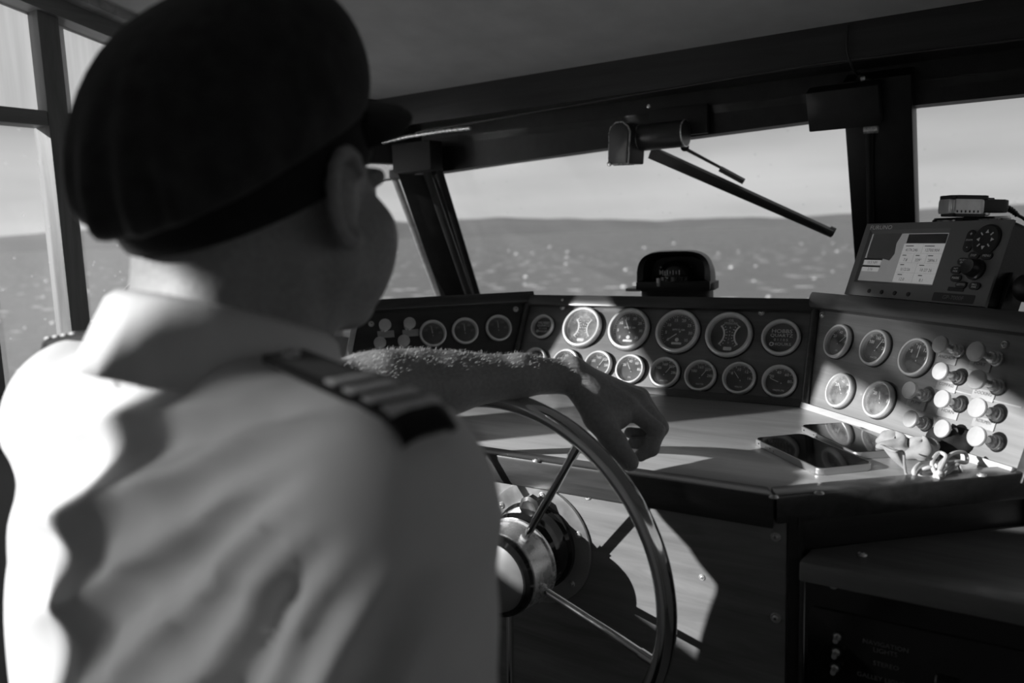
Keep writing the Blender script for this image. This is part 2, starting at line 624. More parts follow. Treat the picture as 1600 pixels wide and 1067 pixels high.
# ------------------------------------------------------------------ cabin shell
FZ = -.32
PX = -1.60          # inner face of the port side
SX = 1.50
AY = -1.70
def ceil_z(y):
    return 1.60 + max(0.0, min(1.30, 1.58 - y)) * .205
def st(o, label=None, cat=None):
    return tag(o, label, cat, kind='structure')
st(box('floor', ((PX + SX) / 2, .1, FZ - .02), (SX - PX + .2, 3.9, .04), 'floor_paint'))
def build_ceiling():
    bm = bmesh.new()
    ys = [AY - .1, .28] + [.28 + 1.34 * i / 8 for i in range(1, 9)]
    lo, hi = [], []
    for y in ys:
        z = ceil_z(y)
        lo.append([bm.verts.new((x, y, z)) for x in (PX - .12, SX + .12)])
        hi.append([bm.verts.new((x, y, z + .05)) for x in (PX - .12, SX + .12)])
    for i in range(len(ys) - 1):
        bm.faces.new((lo[i][0], lo[i][1], lo[i + 1][1], lo[i + 1][0]))
        bm.faces.new((hi[i][0], hi[i + 1][0], hi[i + 1][1], hi[i][1]))
        for s in (0, 1):
            bm.faces.new((lo[i][s], lo[i + 1][s], hi[i + 1][s], hi[i][s]))
    bm.faces.new((lo[0][0], hi[0][0], hi[0][1], lo[0][1]))
    bm.faces.new((lo[-1][0], lo[-1][1], hi[-1][1], hi[-1][0]))
    return st(mesh_obj('ceiling', bm_me('ceiling', bm), 'ceiling_paint'))
build_ceiling()
SILL, HEAD0, HEAD1 = .90, 1.487, 1.516
# port side: low wall, sill, posts, head rail, pale blinds above it, panes, and unseen openings aft, shaped to place the sun patches
wl = st(empty('wall_port'))
SUN_GAP, WSILL = -.08, 1.33
box('lower_wall', (PX - .04, (SUN_GAP + 1.80) / 2, (FZ + SILL) / 2), (.08, 1.80 - SUN_GAP, SILL - FZ), 'hull_paint', wl)
box('aft_lower_wall', (PX - .04, (AY + SUN_GAP) / 2, (FZ + WSILL) / 2), (.07, SUN_GAP - AY, WSILL - FZ), 'hull_paint', wl)  # out of view, height set to cut the sun on the front board
box('sill', (PX - .02, (SUN_GAP + 1.6) / 2, SILL), (.12, 1.6 - SUN_GAP, .03), 'trim_wood', wl, None, .004)
box('post', (PX - .03, .852, 1.36), (.06, .040, .92), 'post_wood', wl, None, .003)
box('shade_pier', (PX - .03, .632, 1.36), (.06, .137, .96), 'post_wood', wl, None, .003)  # added out of view to keep sun off the console's port end
def wall_poly(name, pts, mat, th=.03, x=PX - .045):
    bm = bmesh.new()
    lo = [bm.verts.new((x, p[0], p[1])) for p in pts]
    hi = [bm.verts.new((x + th, p[0], p[1])) for p in pts]
    bm.faces.new(lo); bm.faces.new(hi[::-1])
    for i in range(len(pts)):
        j = (i + 1) % len(pts)
        bm.faces.new((lo[i], hi[i], hi[j], lo[j]))
    return mesh_obj(name, bm_me(name, bm), mat, wl)
wall_poly('shade_pier', [(SUN_GAP, SILL), (.15, SILL), (.15, 1.42), (.19, 1.467), (.30, 1.50), (.428, 1.557), (.563, 1.60), (.563, 1.82), (.28, 1.88), (SUN_GAP, 1.88)], 'post_wood')  # unseen, outline shaped to bound the sun patch on the centre panel
wall_poly('shade_jamb', [(-.935, WSILL), (-.90, WSILL), (-1.03, 1.83), (-1.065, 1.83)], 'post_wood')  # unseen, slanted to place the light edge on the shirt
wall_poly('shade_header', [(-1.06, 1.80), (-.48, 1.80), (-.48, 1.88), (-1.06, 1.88)], 'trim_wood')  # unseen, set at the height that lets sun onto collar and nape
wall_poly('shade_head', [(-.48, 1.700), (SUN_GAP, 1.660), (SUN_GAP, 1.72), (-.48, 1.72)], 'trim_wood')  # unseen, sloped to set the light edge on the starboard panel
segs = [(.15, .563), (.70, .832), (.872, 1.47)]  # first span is an unseen opening sized for the centre panel's sun patch
for a, b in segs[1:]:
    box('head_rail', (PX - .026, (a + b) / 2, (HEAD0 + HEAD1) / 2), (.05, b - a, HEAD1 - HEAD0), 'trim_wood', wl, None, .003)
def blind_or_veil(pts, mat='blind_or_veil'):
    bm = bmesh.new()
    bm.faces.new([bm.verts.new((PX - .035, p[0], p[1])) for p in pts])
    return mesh_obj('pale_panel', bm_me('blind_or_veil', bm), mat, wl)
for a, b, zb in [(p, q, HEAD1) for p, q in segs[1:]] + [(-.48, SUN_GAP, 1.72)]:
    top = [(a + (b - a) * k / 8, ceil_z(a + (b - a) * k / 8) + .02) for k in range(9)]
    blind_or_veil([(a, zb), (b, zb)] + top[::-1], 'dense_blind' if zb == HEAD1 else 'blind_or_veil')  # the span aft is added out of view to half-dim the sun
blind_or_veil([(AY, WSILL), (-.925, WSILL), (-1.055, 1.83), (-1.055, 1.88), (AY, 1.88)])  # added out of view to give the shirt's right side weak sun
# crown trim that follows the roof's fall
def crown(name, dz0, dz1, dx, mat):
    bm = bmesh.new()
    ys = [AY, .28, .6, .9, 1.2, 1.5]
    ra = []
    for y in ys:
        z = ceil_z(y)
        ra.append([bm.verts.new((PX + x, y, z + d)) for x, d in ((-.05, dz0), (dx, dz0), (dx, dz1), (-.05, dz1))])
    for a, b in zip(ra, ra[1:]):
        for k in range(4):
            bm.faces.new((a[k], a[(k + 1) % 4], b[(k + 1) % 4], b[k]))
    bm.faces.new(ra[0][::-1]); bm.faces.new(ra[-1])
    return st(mesh_obj(name, bm_me(name, bm, 30), mat))
crown('trim_1', -.052, -.018, .012, 'trim_wood')
crown('trim_2', -.018, .002, .045, 'pale_edge')
for i, (a, b) in enumerate(segs):
    st(box('window_%d' % (i + 1), (PX - .04, (a + b) / 2, (SILL + HEAD1) / 2 + (.05 if i == 0 else 0)), (.006, b - a + .01, HEAD1 - SILL + (.1 if i == 0 else 0)), 'port_glass'))
# starboard side and aft bulkhead (behind and beside the camera)
wr = st(empty('wall_starboard'))
box('lower_wall', (SX + .04, .05, (FZ + 1.06) / 2), (.08, 3.5, 1.06 - FZ), 'hull_paint', wr)
box('upper_wall', (SX + .04, .05, 1.70), (.08, 3.5, .40), 'hull_paint', wr)
for y in (-1.65, -.6, .5, 1.5):
    box('post', (SX + .03, y, 1.28), (.06, .06, .46), 'post_wood', wr)
for i, (a, b) in enumerate(((-1.62, -.63), (-.57, .47), (.53, 1.47))):
    st(box('window_%d' % (i + 5), (SX + .04, (a + b) / 2, 1.28), (.006, b - a, .46), 'window_glass'))
wa = st(empty('wall_aft'))
box('bulkhead', ((PX + SX) / 2, AY - .03, (FZ + 1.85) / 2), (SX - PX + .2, .06, 1.95 - FZ), 'hull_paint', wa)

# windscreen: raked, three lights ahead and an angled one to port
WB, WT = A(0, 1.85, 1.10), A(0, 1.68, 1.45)
RAKE = (WB[1] - WT[1]) / (WT[2] - WB[2])
def ws_y(z): return WB[1] - (z - WB[2]) * RAKE
wn = unit((0, -1, -RAKE))     # towards the cabin... normal of the glass
def ws_box(name, x0, x1, z0, z1, mat, parent=None, thick=.05, off=0.0, bev=.003):
    """board lying in the raked windscreen plane"""
    up = unit((0, -RAKE, 1))
    nn = np.cross((1, 0, 0), up)
    M = Matrix.Identity(4)
    c = A((x0 + x1) / 2, ws_y((z0 + z1) / 2), (z0 + z1) / 2) + nn * off
    for i in range(3):
        M[i][0], M[i][1], M[i][2], M[i][3] = (1, 0, 0)[i], up[i], nn[i], c[i]
    L = (z1 - z0) * math.sqrt(1 + RAKE ** 2)
    return box(name, (0, 0, 0), (x1 - x0, L, thick), mat, parent, M, bev)
wf = st(empty('wall_forward'))
# header with slight camber, behind it the roof
def slab(name, pts, mat, parent, d):
    """polygon given in world points, extruded by vector d"""
    bm = bmesh.new()
    a = [bm.verts.new(p) for p in pts]
    b = [bm.verts.new(np.array(p) + np.array(d)) for p in pts]
    n = len(a)
    bm.faces.new(a); bm.faces.new(b[::-1])
    for i in range(n):
        bm.faces.new((a[i], b[i], b[(i + 1) % n], a[(i + 1) % n]))
    return mesh_obj(name, bm_me(name, bm, 30), mat, parent)
hl = [aty(600, 282, 1.68), aty(690, 270, 1.68), aty(935, 235, 1.68), aty(1335, 182, 1.68), aty(1435, 166, 1.68), aty(1600, 149, 1.68)]
zs = [p[2] for p in hl]
slab('header', [(hl[0][0] - .05, 1.66, zs[0])] + [(p[0], 1.66, p[2]) for p in hl[1:]] + [(SX, 1.66, 1.45), (SX, 1.66, 1.62), (-1.66, 1.66, 1.62)], 'black_paint', wf, (0, .05, 0))
slab('fascia', [(-1.66, 1.585, 1.530), (-.62, 1.585, 1.535), (0, 1.585, 1.536), (SX, 1.585, 1.536), (SX, 1.585, 1.615), (-1.66, 1.585, 1.615)], 'dark_wood', wf, (0, .035, 0))
slab('soffit', [(-1.66, 1.60, 1.536), (SX, 1.60, 1.54), (SX, 1.67, 1.535), (-1.66, 1.67, 1.53)], 'dark_wood', wf, (0, 0, .01))
tube('bead', [aty(650, 207, 1.58), aty(900, 164, 1.58), aty(1092, 131, 1.58), aty(1276, 100, 1.58), aty(1600, 61, 1.58), (SX, 1.58, 1.53)], .0022, 'rail_wood', wf)
# posts
ws_box('post', -.318, -.202, 1.02, 1.52, 'black_paint', wf, .06)
ws_box('post', .42, .54, 1.05, 1.50, 'black_paint', wf, .06)
ws_box('header_block', -.375, -.25, 1.452, 1.52, 'black_paint', wf, .035, .05)
# corner pillar to port, its inner strip and head block
PB, PT = aty(712, 452, 1.80), aty(640, 262, 1.64)
def pillar(name, qa, qb, w, t, mat, yb=1.80, yt=1.64):
    a, b = aty(*qa, yb), aty(*qb, yt)
    d = unit(b - a)
    s = unit(np.cross(d, ray(690, 360)))
    f = np.cross(s, d)
    M = Matrix.Identity(4)
    c = (a + b) / 2
    for i in range(3):
        M[i][0], M[i][1], M[i][2], M[i][3] = s[i], d[i], f[i], c[i]
    return box(name, (0, 0, 0), (w, np.linalg.norm(b - a), t), mat, wf, M, .003)
pillar('corner_post', (720, 470), (642, 240), .100, .04, 'black_paint', 1.82, 1.66)
pillar('corner_bead', (736, 470), (657, 240), .020, .02, 'motor', 1.785, 1.625)
pillar('corner_edge', (749, 472), (680, 246), .018, .03, 'black_paint', 1.785, 1.625)
pillar('frame_strip', (687, 466), (606, 250), .018, .03, 'pale_edge', 1.83, 1.67)
cbk = aty(652, 246, 1.60)
box('corner_block', tuple(cbk), (.125, .05, .072), 'rubber', wf, None, .004)
tube('drip_bead', [aty(598, 222, 1.58), aty(640, 213, 1.58), aty(690, 205, 1.58), aty(735, 200, 1.58)], .005, 'steel', wf)
# panes
def pane(name, x0, x1, z0=1.02, z1=1.50):
    o = ws_box(name, x0, x1, z0, z1, 'window_glass', None, .006, 0, 0)
    return st(o)
pane('window_8', -1.36, -.32)
pane('window_9', -.21, .42)
pane('window_10', .54, 1.4)
pa, pb = A(-1.37, 1.82, 1.02), A(-1.62, 1.45, 1.02)
ta, tb = A(-1.40, 1.66, 1.50), A(-1.62, 1.40, 1.50)
o = slab('window_11', [pa, pb, tb, ta], 'window_glass', None, (.003, .003, 0))
st(o)
# wall under the panes outside the console
box('lower_wall', (0, 1.90, (FZ + 1.03) / 2), (3.3, .06, 1.03 - FZ), 'hull_paint', wf)
slab('corner_wall', [(-1.36, 1.86, FZ), (-1.64, 1.47, FZ), (-1.64, 1.47, 1.03), (-1.36, 1.86, 1.03)], 'hull_paint', wf, (-.03, .03, 0))
slab('corner_header', [(-1.36, 1.66, 1.44), (-1.64, 1.40, 1.46), (-1.64, 1.40, 1.66), (-1.36, 1.66, 1.64)], 'black_paint', wf, (-.03, .03, 0))
# conduit on the post and thin cord above it
cpath = smoothpath([aty(1325, 40, 1.575), aty(1324, 80, 1.57), aty(1332, 105, 1.58), aty(1342, 118, 1.62), aty(1362, 128, 1.63), aty(1368, 150, 1.63), aty(1360, 185, 1.63)] , 5)
co_ = tube('cable', cpath[:16], .0022, 'black_plastic')
tag(co_, 'thin black cable running down from the ceiling to the post', 'cable')
cd = tube('conduit', smoothpath([aty(1340, 119, 1.62), aty(1362, 130, 1.625), aty(1370, 150, 1.63), aty(1360, 190, 1.64), aty(1359, 260, 1.69), aty(1362, 400, 1.77)], 6), .0075, 'black_plastic')
tag(cd, 'black conduit pipe clipped to the wide windscreen post', 'pipe')
tube('pipe_clip', [aty(1350, 202, 1.63), aty(1372, 200, 1.63)], .009, 'steel', cd)
tube('pipe_clip', [aty(1352, 122, 1.60), aty(1345, 124, 1.60)], .004, 'steel', cd)
# ------------------------------------------------------------------ helm console
def nrm(yaw, tilt):
    a, t = math.radians(yaw), math.radians(tilt)
    return A(-math.sin(a) * math.cos(t), -math.cos(a) * math.cos(t), math.sin(t))
DZ = .942
c_br, c_tr = A(-.319, 1.379, DZ), A(-.322, 1.469, 1.12)
c_bl, c_tl = A(-.918, 1.379, DZ), A(-.918, 1.469, 1.12)
FC = Frame(c_bl, (1, 0, 0), np.cross((1, 0, 0), unit(c_tl - c_bl)))
ur = A(math.cos(math.radians(41)), -math.sin(math.radians(41)), 0)
FR = Frame(c_br, ur, np.cross(ur, unit(c_tr - c_br)))
ul = A(math.cos(math.radians(48)), math.sin(math.radians(48)), 0)
FL = Frame(c_bl, ul, np.cross(ul, unit(c_tl - c_bl)))
FF = Frame((-.565, .90, .60), (1, 0, 0), (0, -1, 0))
FD = Frame((-.565, .887, DZ), (1, 0, 0), (0, 0, 1))

con = empty('helm_console', Matrix.Translation((-.6, 1.1, FZ)), 'dark wooden helm console with three angled instrument panels and a desk', 'console')
def cpart(name, me, mat, Mw):
    return mesh_obj(name, me, mat, con, rel(con, Mw))
HP = .172            # panel height along the slope
def lpoly(fr, pts): return [fr.loc(p)[:2] for p in pts]
IDT = Matrix.Identity(4)
def board(name, fr, poly, mat, th=.014, bev=.0012, off=0.0):
    return cpart(name, prism_me(poly, th, bev), mat, fr.M(None, off - th))
pc = board('centre_panel', FC, [(0, 0), (.598, 0), (.595, HP), (0, HP)], 'panel_wood')
rl = .412
ex = FR.loc(c_tr)[0]
pr = board('side_panel', FR, [(0.003, 0), (rl, 0), (rl + .005, HP), (ex + .003, HP)], 'side_panel_wood')
exl = FL.loc(c_tl)[0]
wa0, wb0, _ = FL.loc(FL.px(560, 505))
wa1, wb1, _ = FL.loc(FL.px(541, 558))
WE = min(wa0, wa1)
pl = board('wing_panel', FL, [(wa1 - .01, 0), (-.003, 0), (exl - .003, HP), (wa0 + .006, HP)], 'dark_wood')
# top rails over the panels
def rail(name, fr, a0, a1, b0, b1, n0, n1, mat, bev=.004):
    bm = bmesh.new()
    add_box(bm, ((a0 + a1) / 2, (b0 + b1) / 2, (n0 + n1) / 2), (a1 - a0, b1 - b0, n1 - n0), None, bev)
    return cpart(name, bm_me(name, bm, 35), mat, fr.M())
rc = rail('top_rail', FC, -.006, .602, HP - .002, HP + .022, -.04, .012, 'rail_wood')
rr = rail('top_rail', FR, ex - .004, rl + .012, HP - .004, HP + .026, -.045, .016, 'rail_wood', .007)
rw = rail('top_rail', FL, wa0 - .004, exl + .004, HP - .004, HP + .020, -.04, .012, 'rail_wood')
# bottom beads, corner beads
rail('foot_bead', FC, 0, .598, -.004, .010, 0, .010, 'rail_wood', .002)
rail('foot_bead', FR, .0, rl, -.006, .006, 0, .012, 'pale_edge', .002)
cpart('corner_bead', tube_me([c_br + A(0, -.006, 0), c_tr + A(0, -.006, 0)], .007, 10), 'rail_wood', IDT)
cpart('corner_bead', tube_me([c_bl + A(.0, -.006, 0), c_tl + A(0, -.006, 0)], .006, 10), 'rail_wood', IDT)
rail('end_cap', FR, rl - .001, rl + .012, -.01, HP + .0, -.03, .004, 'rail_wood', .002)
cpart('end_cap', prism_me([(wa1 - .024, 0), (wa1 - .010, 0), (wa0 + .006, HP), (wa0 - .006, HP)], .05, .002), 'pale_edge', FL.M(None, -.045))
# dash top behind the rails
def zpoly(name, pts, z, th, mat, bev=.001):
    return cpart(name, prism_me([(p[0], p[1]) for p in pts], th, bev), mat, Matrix.Translation((0, 0, z - th)))
tl_end = FL.pt(wa0, HP)
tr_end = FR.pt(rl + .006, HP)
zpoly('dash_top', [(c_tl[0], 1.488), (c_tr[0], 1.488), (tr_end[0] + .005, tr_end[1] + .02), (.03, 1.88), (-1.36, 1.88), (-1.60, 1.52), (-1.60, 1.30), (tl_end[0], tl_end[1] + .02)], 1.062, .02, 'dark_wood')
# desk with nosing
le = FL.pt(wa1, .0)
zpoly('desk', [(-1.02, .892), (-.242, .892), (-.004, 1.118), (-.004, 1.125), (-.315, 1.385), (-.92, 1.385), (le[0], le[1]), (-1.24, 1.07)], DZ, .028, 'desk_wood')
ns_c = zpoly('desk_nosing', [(-1.02, .882), (-.236, .882), (-.252, .915), (-1.02, .915)], DZ + .005, .040, 'rail_wood', .004)
ns_r = zpoly('desk_nosing', [(-.234, .8825), (.006, 1.108), (-.012, 1.135), (-.250, .916)], DZ + .005, .034, 'rail_wood', .004)
for q in ((838, 720), (1209, 777)):
    screw(ns_c, Matrix.Translation(atz(*q, DZ + .005)), .0055)
for q in ((1280, 771), (1534, 743)):
    screw(ns_r, Matrix.Translation(atz(*q, DZ + .005)), .0055)
# front board under the desk
fb = cpart('front_board', prism_me([(-.50, -.55), (.338, -.55), (.338, .315), (-.50, .315)], .016, .001), 'front_wood', FF.M(None, -.016))
for q in ((768, 748), (918, 774), (1212, 838), (1212, 965)):
    screw(fb, FF.M(FF.px(*q)), .0062)
screw(fb, FF.M(FF.px(1097, 902)), .004)
cpart('gap_strip', box_me((.012, .03, .80), .001, (-.219, .915, .52)), 'black_paint', IDT)  # black strip in the dark gap beside the front board
# apron under the angled desk edge
ap0, ap1 = A(-.222, .918, .893), A(.004, 1.132, .893)
FA = Frame(ap0, ap1 - ap0, np.cross(ap1 - ap0, (0, 0, 1)))
rail('apron', FA, 0, np.linalg.norm(ap1 - ap0), -.030, .024, -.014, .0, 'dark_wood', .001)
# lower locker to starboard with a black switch panel
shelf = zpoly('lower_shelf', [(-.210, .886), (.55, .886), (.55, 1.30), (.02, 1.15), (-.206, .93)], .874, .024, 'front_wood', .004)
screw(shelf, Matrix.Translation(atz(1347, 867, .874)), .0055)
FK = Frame((-.205, .897, .30), (1, 0, 0), (0, -1, 0))
cpart('locker_front', prism_me([(0, 0), (.75, 0), (.75, .55), (0, .55)], .012, .001), 'gloss_black', FK.M(None, -.012))
cpart('locker_edge', box_me((.004, .010, .55), .0005, (-.208, .898, .575)), 'rail_wood', IDT)
cpart('end_board', box_me((.02, .75, 1.0), .001, (.012, 1.50, .60)), 'dark_wood', IDT)
# panel screws
for fr, par, qs in ((FC, pc, ((879, 480), (1190, 488))), (FR, pr, ((1285, 492), (1570, 539))), (FL, pl, ((580, 506), (806, 483)))):
    for q in qs: screw(par, fr.M(fr.px(*q)), .0062)
screw(rc, FC.M(FC.pt(FC.loc(FC.px(880, 462, .012))[0], HP + .01, .012)), .003)
# pale seam line in the side panel
sa, sb = FR.px(1478, 607), FR.px(1597, 637)
cpart('seam', tube_me([sa, sb], .0012, 6), 'pale_edge', IDT)

# ------------------------------------------------------------------ switch panel lettering and toggles on the locker
sw = empty('switch_panel', FK.M(), 'black gloss switch panel with three small toggles below the lower shelf', 'switch panel')
mesh_obj('face_plate', prism_me(rrect(.30, .26, .006, cx=.155, cy=.39), .003, .0008), 'gloss_black', sw)
for q in ((1307, 998), (1305, 1022), (1303, 1047)):
    a, b, _ = FK.loc(FK.px(*q, .01))
    tg = mesh_obj('toggle', lathe_me([(.0042, 0), (.0042, .003), (.0026, .004), (.003, .013), (.0026, .0145), (0, .0145)], 14), 'steel', sw, Matrix.Translation((a, b, .003)))
    mesh_obj('toggle_nut', lathe_me([(.0062, 0), (.0062, .0025), (.004, .0032)], 6), 'black_paint', tg)
for s, q in (('NAVIGATION\nLIGHTS', (1384, 1012)), ('STEREO', (1385, 1038)), ('GALLEY LIGHTS', (1380, 1060))):
    a, b, _ = FK.loc(FK.px(*q))
    text(s, .0075, 'dim_print', sw, (a, b, .0034))
a, b, _ = FK.loc(FK.px(1303, 912))
screw(sw, FK.M(FK.pt(a, b, .003)), .005)
a, b, _ = FK.loc(FK.px(1482, 1064))
rk = box('rocker_switch', (a, b - .012, .008), (.022, .036, .012), 'black_plastic', sw, None, .002)
box('rocker_edge', (a - .011, b - .012, .0085), (.0015, .036, .013), 'steel', sw, None, .0004)

# ------------------------------------------------------------------ gauges
R_S, R_L, R_M = .0300, .0435, .0320
_G = {}
def gauge_meshes(r):
    if r not in _G:
        h = .011 if r < .04 else .013
        bz = lathe_me([(r * .97, 0), (r, .002), (r, h * .62), (r * .975, h * .92), (r * .93, h), (r * .86, h * .96), (r * .815, h * .55), (r * .80, h * .40), (r * .80, 0)], 48, cap=False, sharp=50)
        bz.materials.append(MATS['bezel'])
        rg = lathe_me([(r * 1.0, 0.0006), (r * 1.045, .0006), (r * 1.045, .003), (r * 1.0, .003)], 48, cap=False)
        rg.materials.append(MATS['black_plastic'])
        dl = lathe_me([(r * .81, .0), (r * .81, .002), (0, .002)], 40)
        dl.materials.append(MATS['dial'])
        gm = lathe_me([(r * .82, h * .50), (r * .82, h * .58), (r * .5, h * .66), (0, h * .69)], 40, cap=False)
        gm.materials.append(MATS['gauge_glass_dusty'])
        nd = bmesh.new()
        L = r * .60
        v = [nd.verts.new(p) for p in ((-L * .22, -r * .022, 0), (L, -r * .010, 0), (L, r * .010, 0), (-L * .22, r * .022, 0))]
        nd.faces.new(v)
        e = bmesh.ops.extrude_face_region(nd, geom=list(nd.faces))
        for q in [g for g in e['geom'] if isinstance(g, bmesh.types.BMVert)]: q.co.z += .0006
        nm = bm_me('needle', nd)
        nm.materials.append(MATS['white_print'])
        pv = lathe_me([(r * .07, 0), (r * .07, .0012), (0, .0014)], 14)
        pv.materials.append(MATS['dial'])
        _G[r] = (bz, rg, dl, gm, nm, pv, h)
    return _G[r]
def marks(r, a0, a1, n, r0, r1, w, z, arcs=()):
    bm = bmesh.new()
    for i in range(n):
        a = math.radians(a0 + (a1 - a0) * i / max(1, n - 1))
        c, s = math.cos(a), math.sin(a)
        k = r0 if i % 2 == 0 else (r0 + r1) / 2
        p = [(k * r * c - w * s, k * r * s + w * c), (k * r * c + w * s, k * r * s - w * c), (r1 * r * c + w * s, r1 * r * s - w * c), (r1 * r * c - w * s, r1 * r * s + w * c)]
        bm.faces.new([bm.verts.new((x, y, z)) for x, y in p])
    for cx, cy, rad, b0, b1, wd in arcs:
        pa = []
        for k in range(13):
            a = math.radians(b0 + (b1 - b0) * k / 12)
            pa.append(((cx + (rad - wd) * math.cos(a)) * r, (cy + (rad - wd) * math.sin(a)) * r, (cx + (rad + wd) * math.cos(a)) * r, (cy + (rad + wd) * math.sin(a)) * r))
        for a, b in zip(pa, pa[1:]):
            bm.faces.new([bm.verts.new((x, y, z)) for x, y in ((a[0], a[1]), (a[2], a[3]), (b[2], b[3]), (b[0], b[1]))])
    return bm_me('marks', bm)
def gauge(fr, q, r, kind, needle, label, group, nums=None, name='gauge', bright='white_print', caption=None, glare=False):
    P = fr.px(*q, .010)
    g = empty(name, fr.M(P), label, 'gauge', group)
    bz, rg, dl, gm, nm, pv, h = gauge_meshes(r)
    mesh_obj('bezel', bz, None, g)
    mesh_obj('gasket', rg, None, g)
    d = mesh_obj('dial_face', dl, None, g)
    z = .0024
    if kind == 'hour':
        text('HOBBS', r * .30, bright, d, (0, r * .36, z), sx=1.15)
        text('QUARTZ', r * .24, bright, d, (0, r * .12, z), sx=1.2)
        text('0 1 1 0 5', r * .20, bright, d, (0, -r * .12, z))
        text('HOURS', r * .22, bright, d, (r * .08, -r * .36, z), sx=1.3)
        mesh_obj('emblem', marks(r, 0, 1, 0, 0, 0, 0, z, [(-.46, -.36, .09, 0, 360, .025)]), bright, d)
    elif kind == 'dual':
        ar = [(-.78, 0, .56, -48, 48, .035), (.78, 0, .56, 132, 228, .035)]
        mesh_obj('scale_marks', marks(r, 0, 1, 0, 0, 0, 0, z, ar), bright, d)
        for sx_, a0 in ((-1, 0), (1, 180)):
            bmk = marks(r, a0 - 44 if a0 == 0 else a0 + 44, a0 + 44 if a0 == 0 else a0 - 44, 9, .60, .70, r * .014, z)
            mesh_obj('scale_marks', bmk, bright, d, Matrix.Translation((sx_ * .78 * r, 0, 0)))
        for k in range(5):
            text(str(8 - 2 * k), r * .12, bright, d, (0, r * (.34 - .17 * k), z))
        text('OIL', r * .15, bright, d, (0, r * .66, z))
        text('PRESSURE', r * .13, bright, d, (0, r * .53, z))
        mesh_obj('emblem', prism_me(rrect(r * .36, r * .15, r * .05, cx=0, cy=-r * .60), .0002), bright, d, Matrix.Translation((0, 0, z)))
    else:
        if kind == 'tach':
            for i, s in enumerate(nums):
                a = math.radians(222 - 264 * i / (len(nums) - 1))
                text(s, r * .19, bright, d, (r * .56 * math.cos(a), r * .56 * math.sin(a), z))
            mesh_obj('scale_marks', marks(r, 222, -42, 36, .70, .77, r * .009, z), bright, d)
            text('RPM X 100', r * .12, bright, d, (0, r * .10, z))
            mesh_obj('emblem', lathe_me([(r * .09, 0), (r * .09, .0002), (0, .0002)], 14), bright, d, Matrix.Translation((0, -r * .36, z)))
            mesh_obj('emblem', prism_me(rrect(r * .46, r * .10, r * .03, cx=0, cy=-r * .53), .0002), bright, d, Matrix.Translation((0, 0, z)))
        else:
            for i, s in enumerate(nums):
                a = math.radians(150 - 150 * i / (len(nums) - 1))
                text(s, r * .25, bright, d, (r * .56 * math.cos(a), r * .52 * math.sin(a) + r * .04, z))
            mesh_obj('scale_marks', marks(r, 150, 0, 9, .70, .78, r * .014, z), bright, d)
            if caption: text(caption, r * .15, bright, d, (0, -r * .52, z))
        pz = (0, -r * .05, .0028)
        n_ = mesh_obj('needle', nm, None, g, Matrix.Translation(pz) @ Matrix.Rotation(math.radians(needle), 4, 'Z'))
        mesh_obj('needle_hub', pv, None, g, Matrix.Translation((pz[0], pz[1], .0030)))
    if glare:
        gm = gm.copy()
        gm.materials[0] = MATS['gauge_glass_glare']
    mesh_obj('lens', gm, None, g)
    return g
T0 = ['0', '5', '10', '15', '20', '25', '30', '35']
S0 = ['20', '40', '60', '80']
S1 = ['100', '160', '220', '280']
S2 = ['8', '10', '12', '16']
GU = 'round gauges in the upper row of the centre panel'
gauge(FC, (846, 509), .0265, 'hour', 0, 'small hour meter at the port end of the centre panel upper row', GU, name='hour_meter')
gauge(FC, (908, 510), R_L, 'dual', 0, 'large sunlit twin-scale gauge, its face washed out, upper row of centre panel', GU, glare=True)
gauge(FC, (981, 513), R_L, 'tach', 118, 'large tachometer with needle pointing up, between twin-scale gauge and second tachometer', GU, T0)
gauge(FC, (1057.5, 516.5), R_L, 'tach', 218, 'large tachometer in half shade with needle at its lower left', GU, T0)
gauge(FC, (1137.5, 521.5), R_L, 'dual', 0, 'large shaded twin-scale gauge with two curved scales, next to the starboard hour meter', GU)
gauge(FC, (1219, 525.5), R_M + .002, 'hour', 0, 'hour meter with white lettering at the starboard end of the centre panel upper row', GU, name='hour_meter')
GL = 'small gauges in the lower row of the centre panel'
gauge(FC, (834, 561), .0270, 'small', 80, 'small gauge mostly hidden by the forearm under the port hour meter', GL, S0)
gauge(FC, (882, 566), R_S, 'small', 80, 'small gauge hidden behind the wrist, only its bright rim showing', GL, S0)
gauge(FC, (933, 569), R_S, 'small', 60, 'small gauge half covered by the back of the hand', GL, S1, caption='WATER')
gauge(FC, (983, 575.5), R_S, 'small', 122, 'small sunlit gauge just above the hand, needle pointing up and left', GL, S0, caption='OIL')
gauge(FC, (1037, 580.5), R_S, 'small', 56, 'small gauge with a steep shadow right of its rim, above the raised badge', GL, S1, caption='WATER')
gauge(FC, (1093, 585.5), R_S, 'small', 56, 'small gauge at the edge of the sunlight, right of the badge', GL, S1, caption='WATER')
gauge(FC, (1153.5, 589.5), R_S, 'small', 128, 'small shaded gauge, second from the starboard end of the lower row', GL, S2, caption='VOLTS')
gauge(FC, (1216.5, 594.5), R_S, 'small', 158, 'small shaded gauge at the starboard end of the lower row, needle lying left', GL, S0, caption='PRESSURE')
GR = 'gauges of the angled starboard panel'
gauge(FR, (1305.5, 532), .0290, 'small', 45, 'gauge nearest the corner bead, upper row of the sunlit starboard panel', GR, S0, caption='OIL')
gauge(FR, (1363.4, 542), .0290, 'small', 62, 'middle gauge of the upper row on the angled starboard panel', GR, S1, caption='WATER')
gauge(FR, (1426.5, 557), .0290, 'small', 90, 'gauge with upright white needle beside the pull switches', GR, S2)
gauge(FR, (1308.7, 609), .0290, 'small', 130, 'glaring sunlit gauge in lower row nearest the corner, above the phones', GR, S0, glare=True)
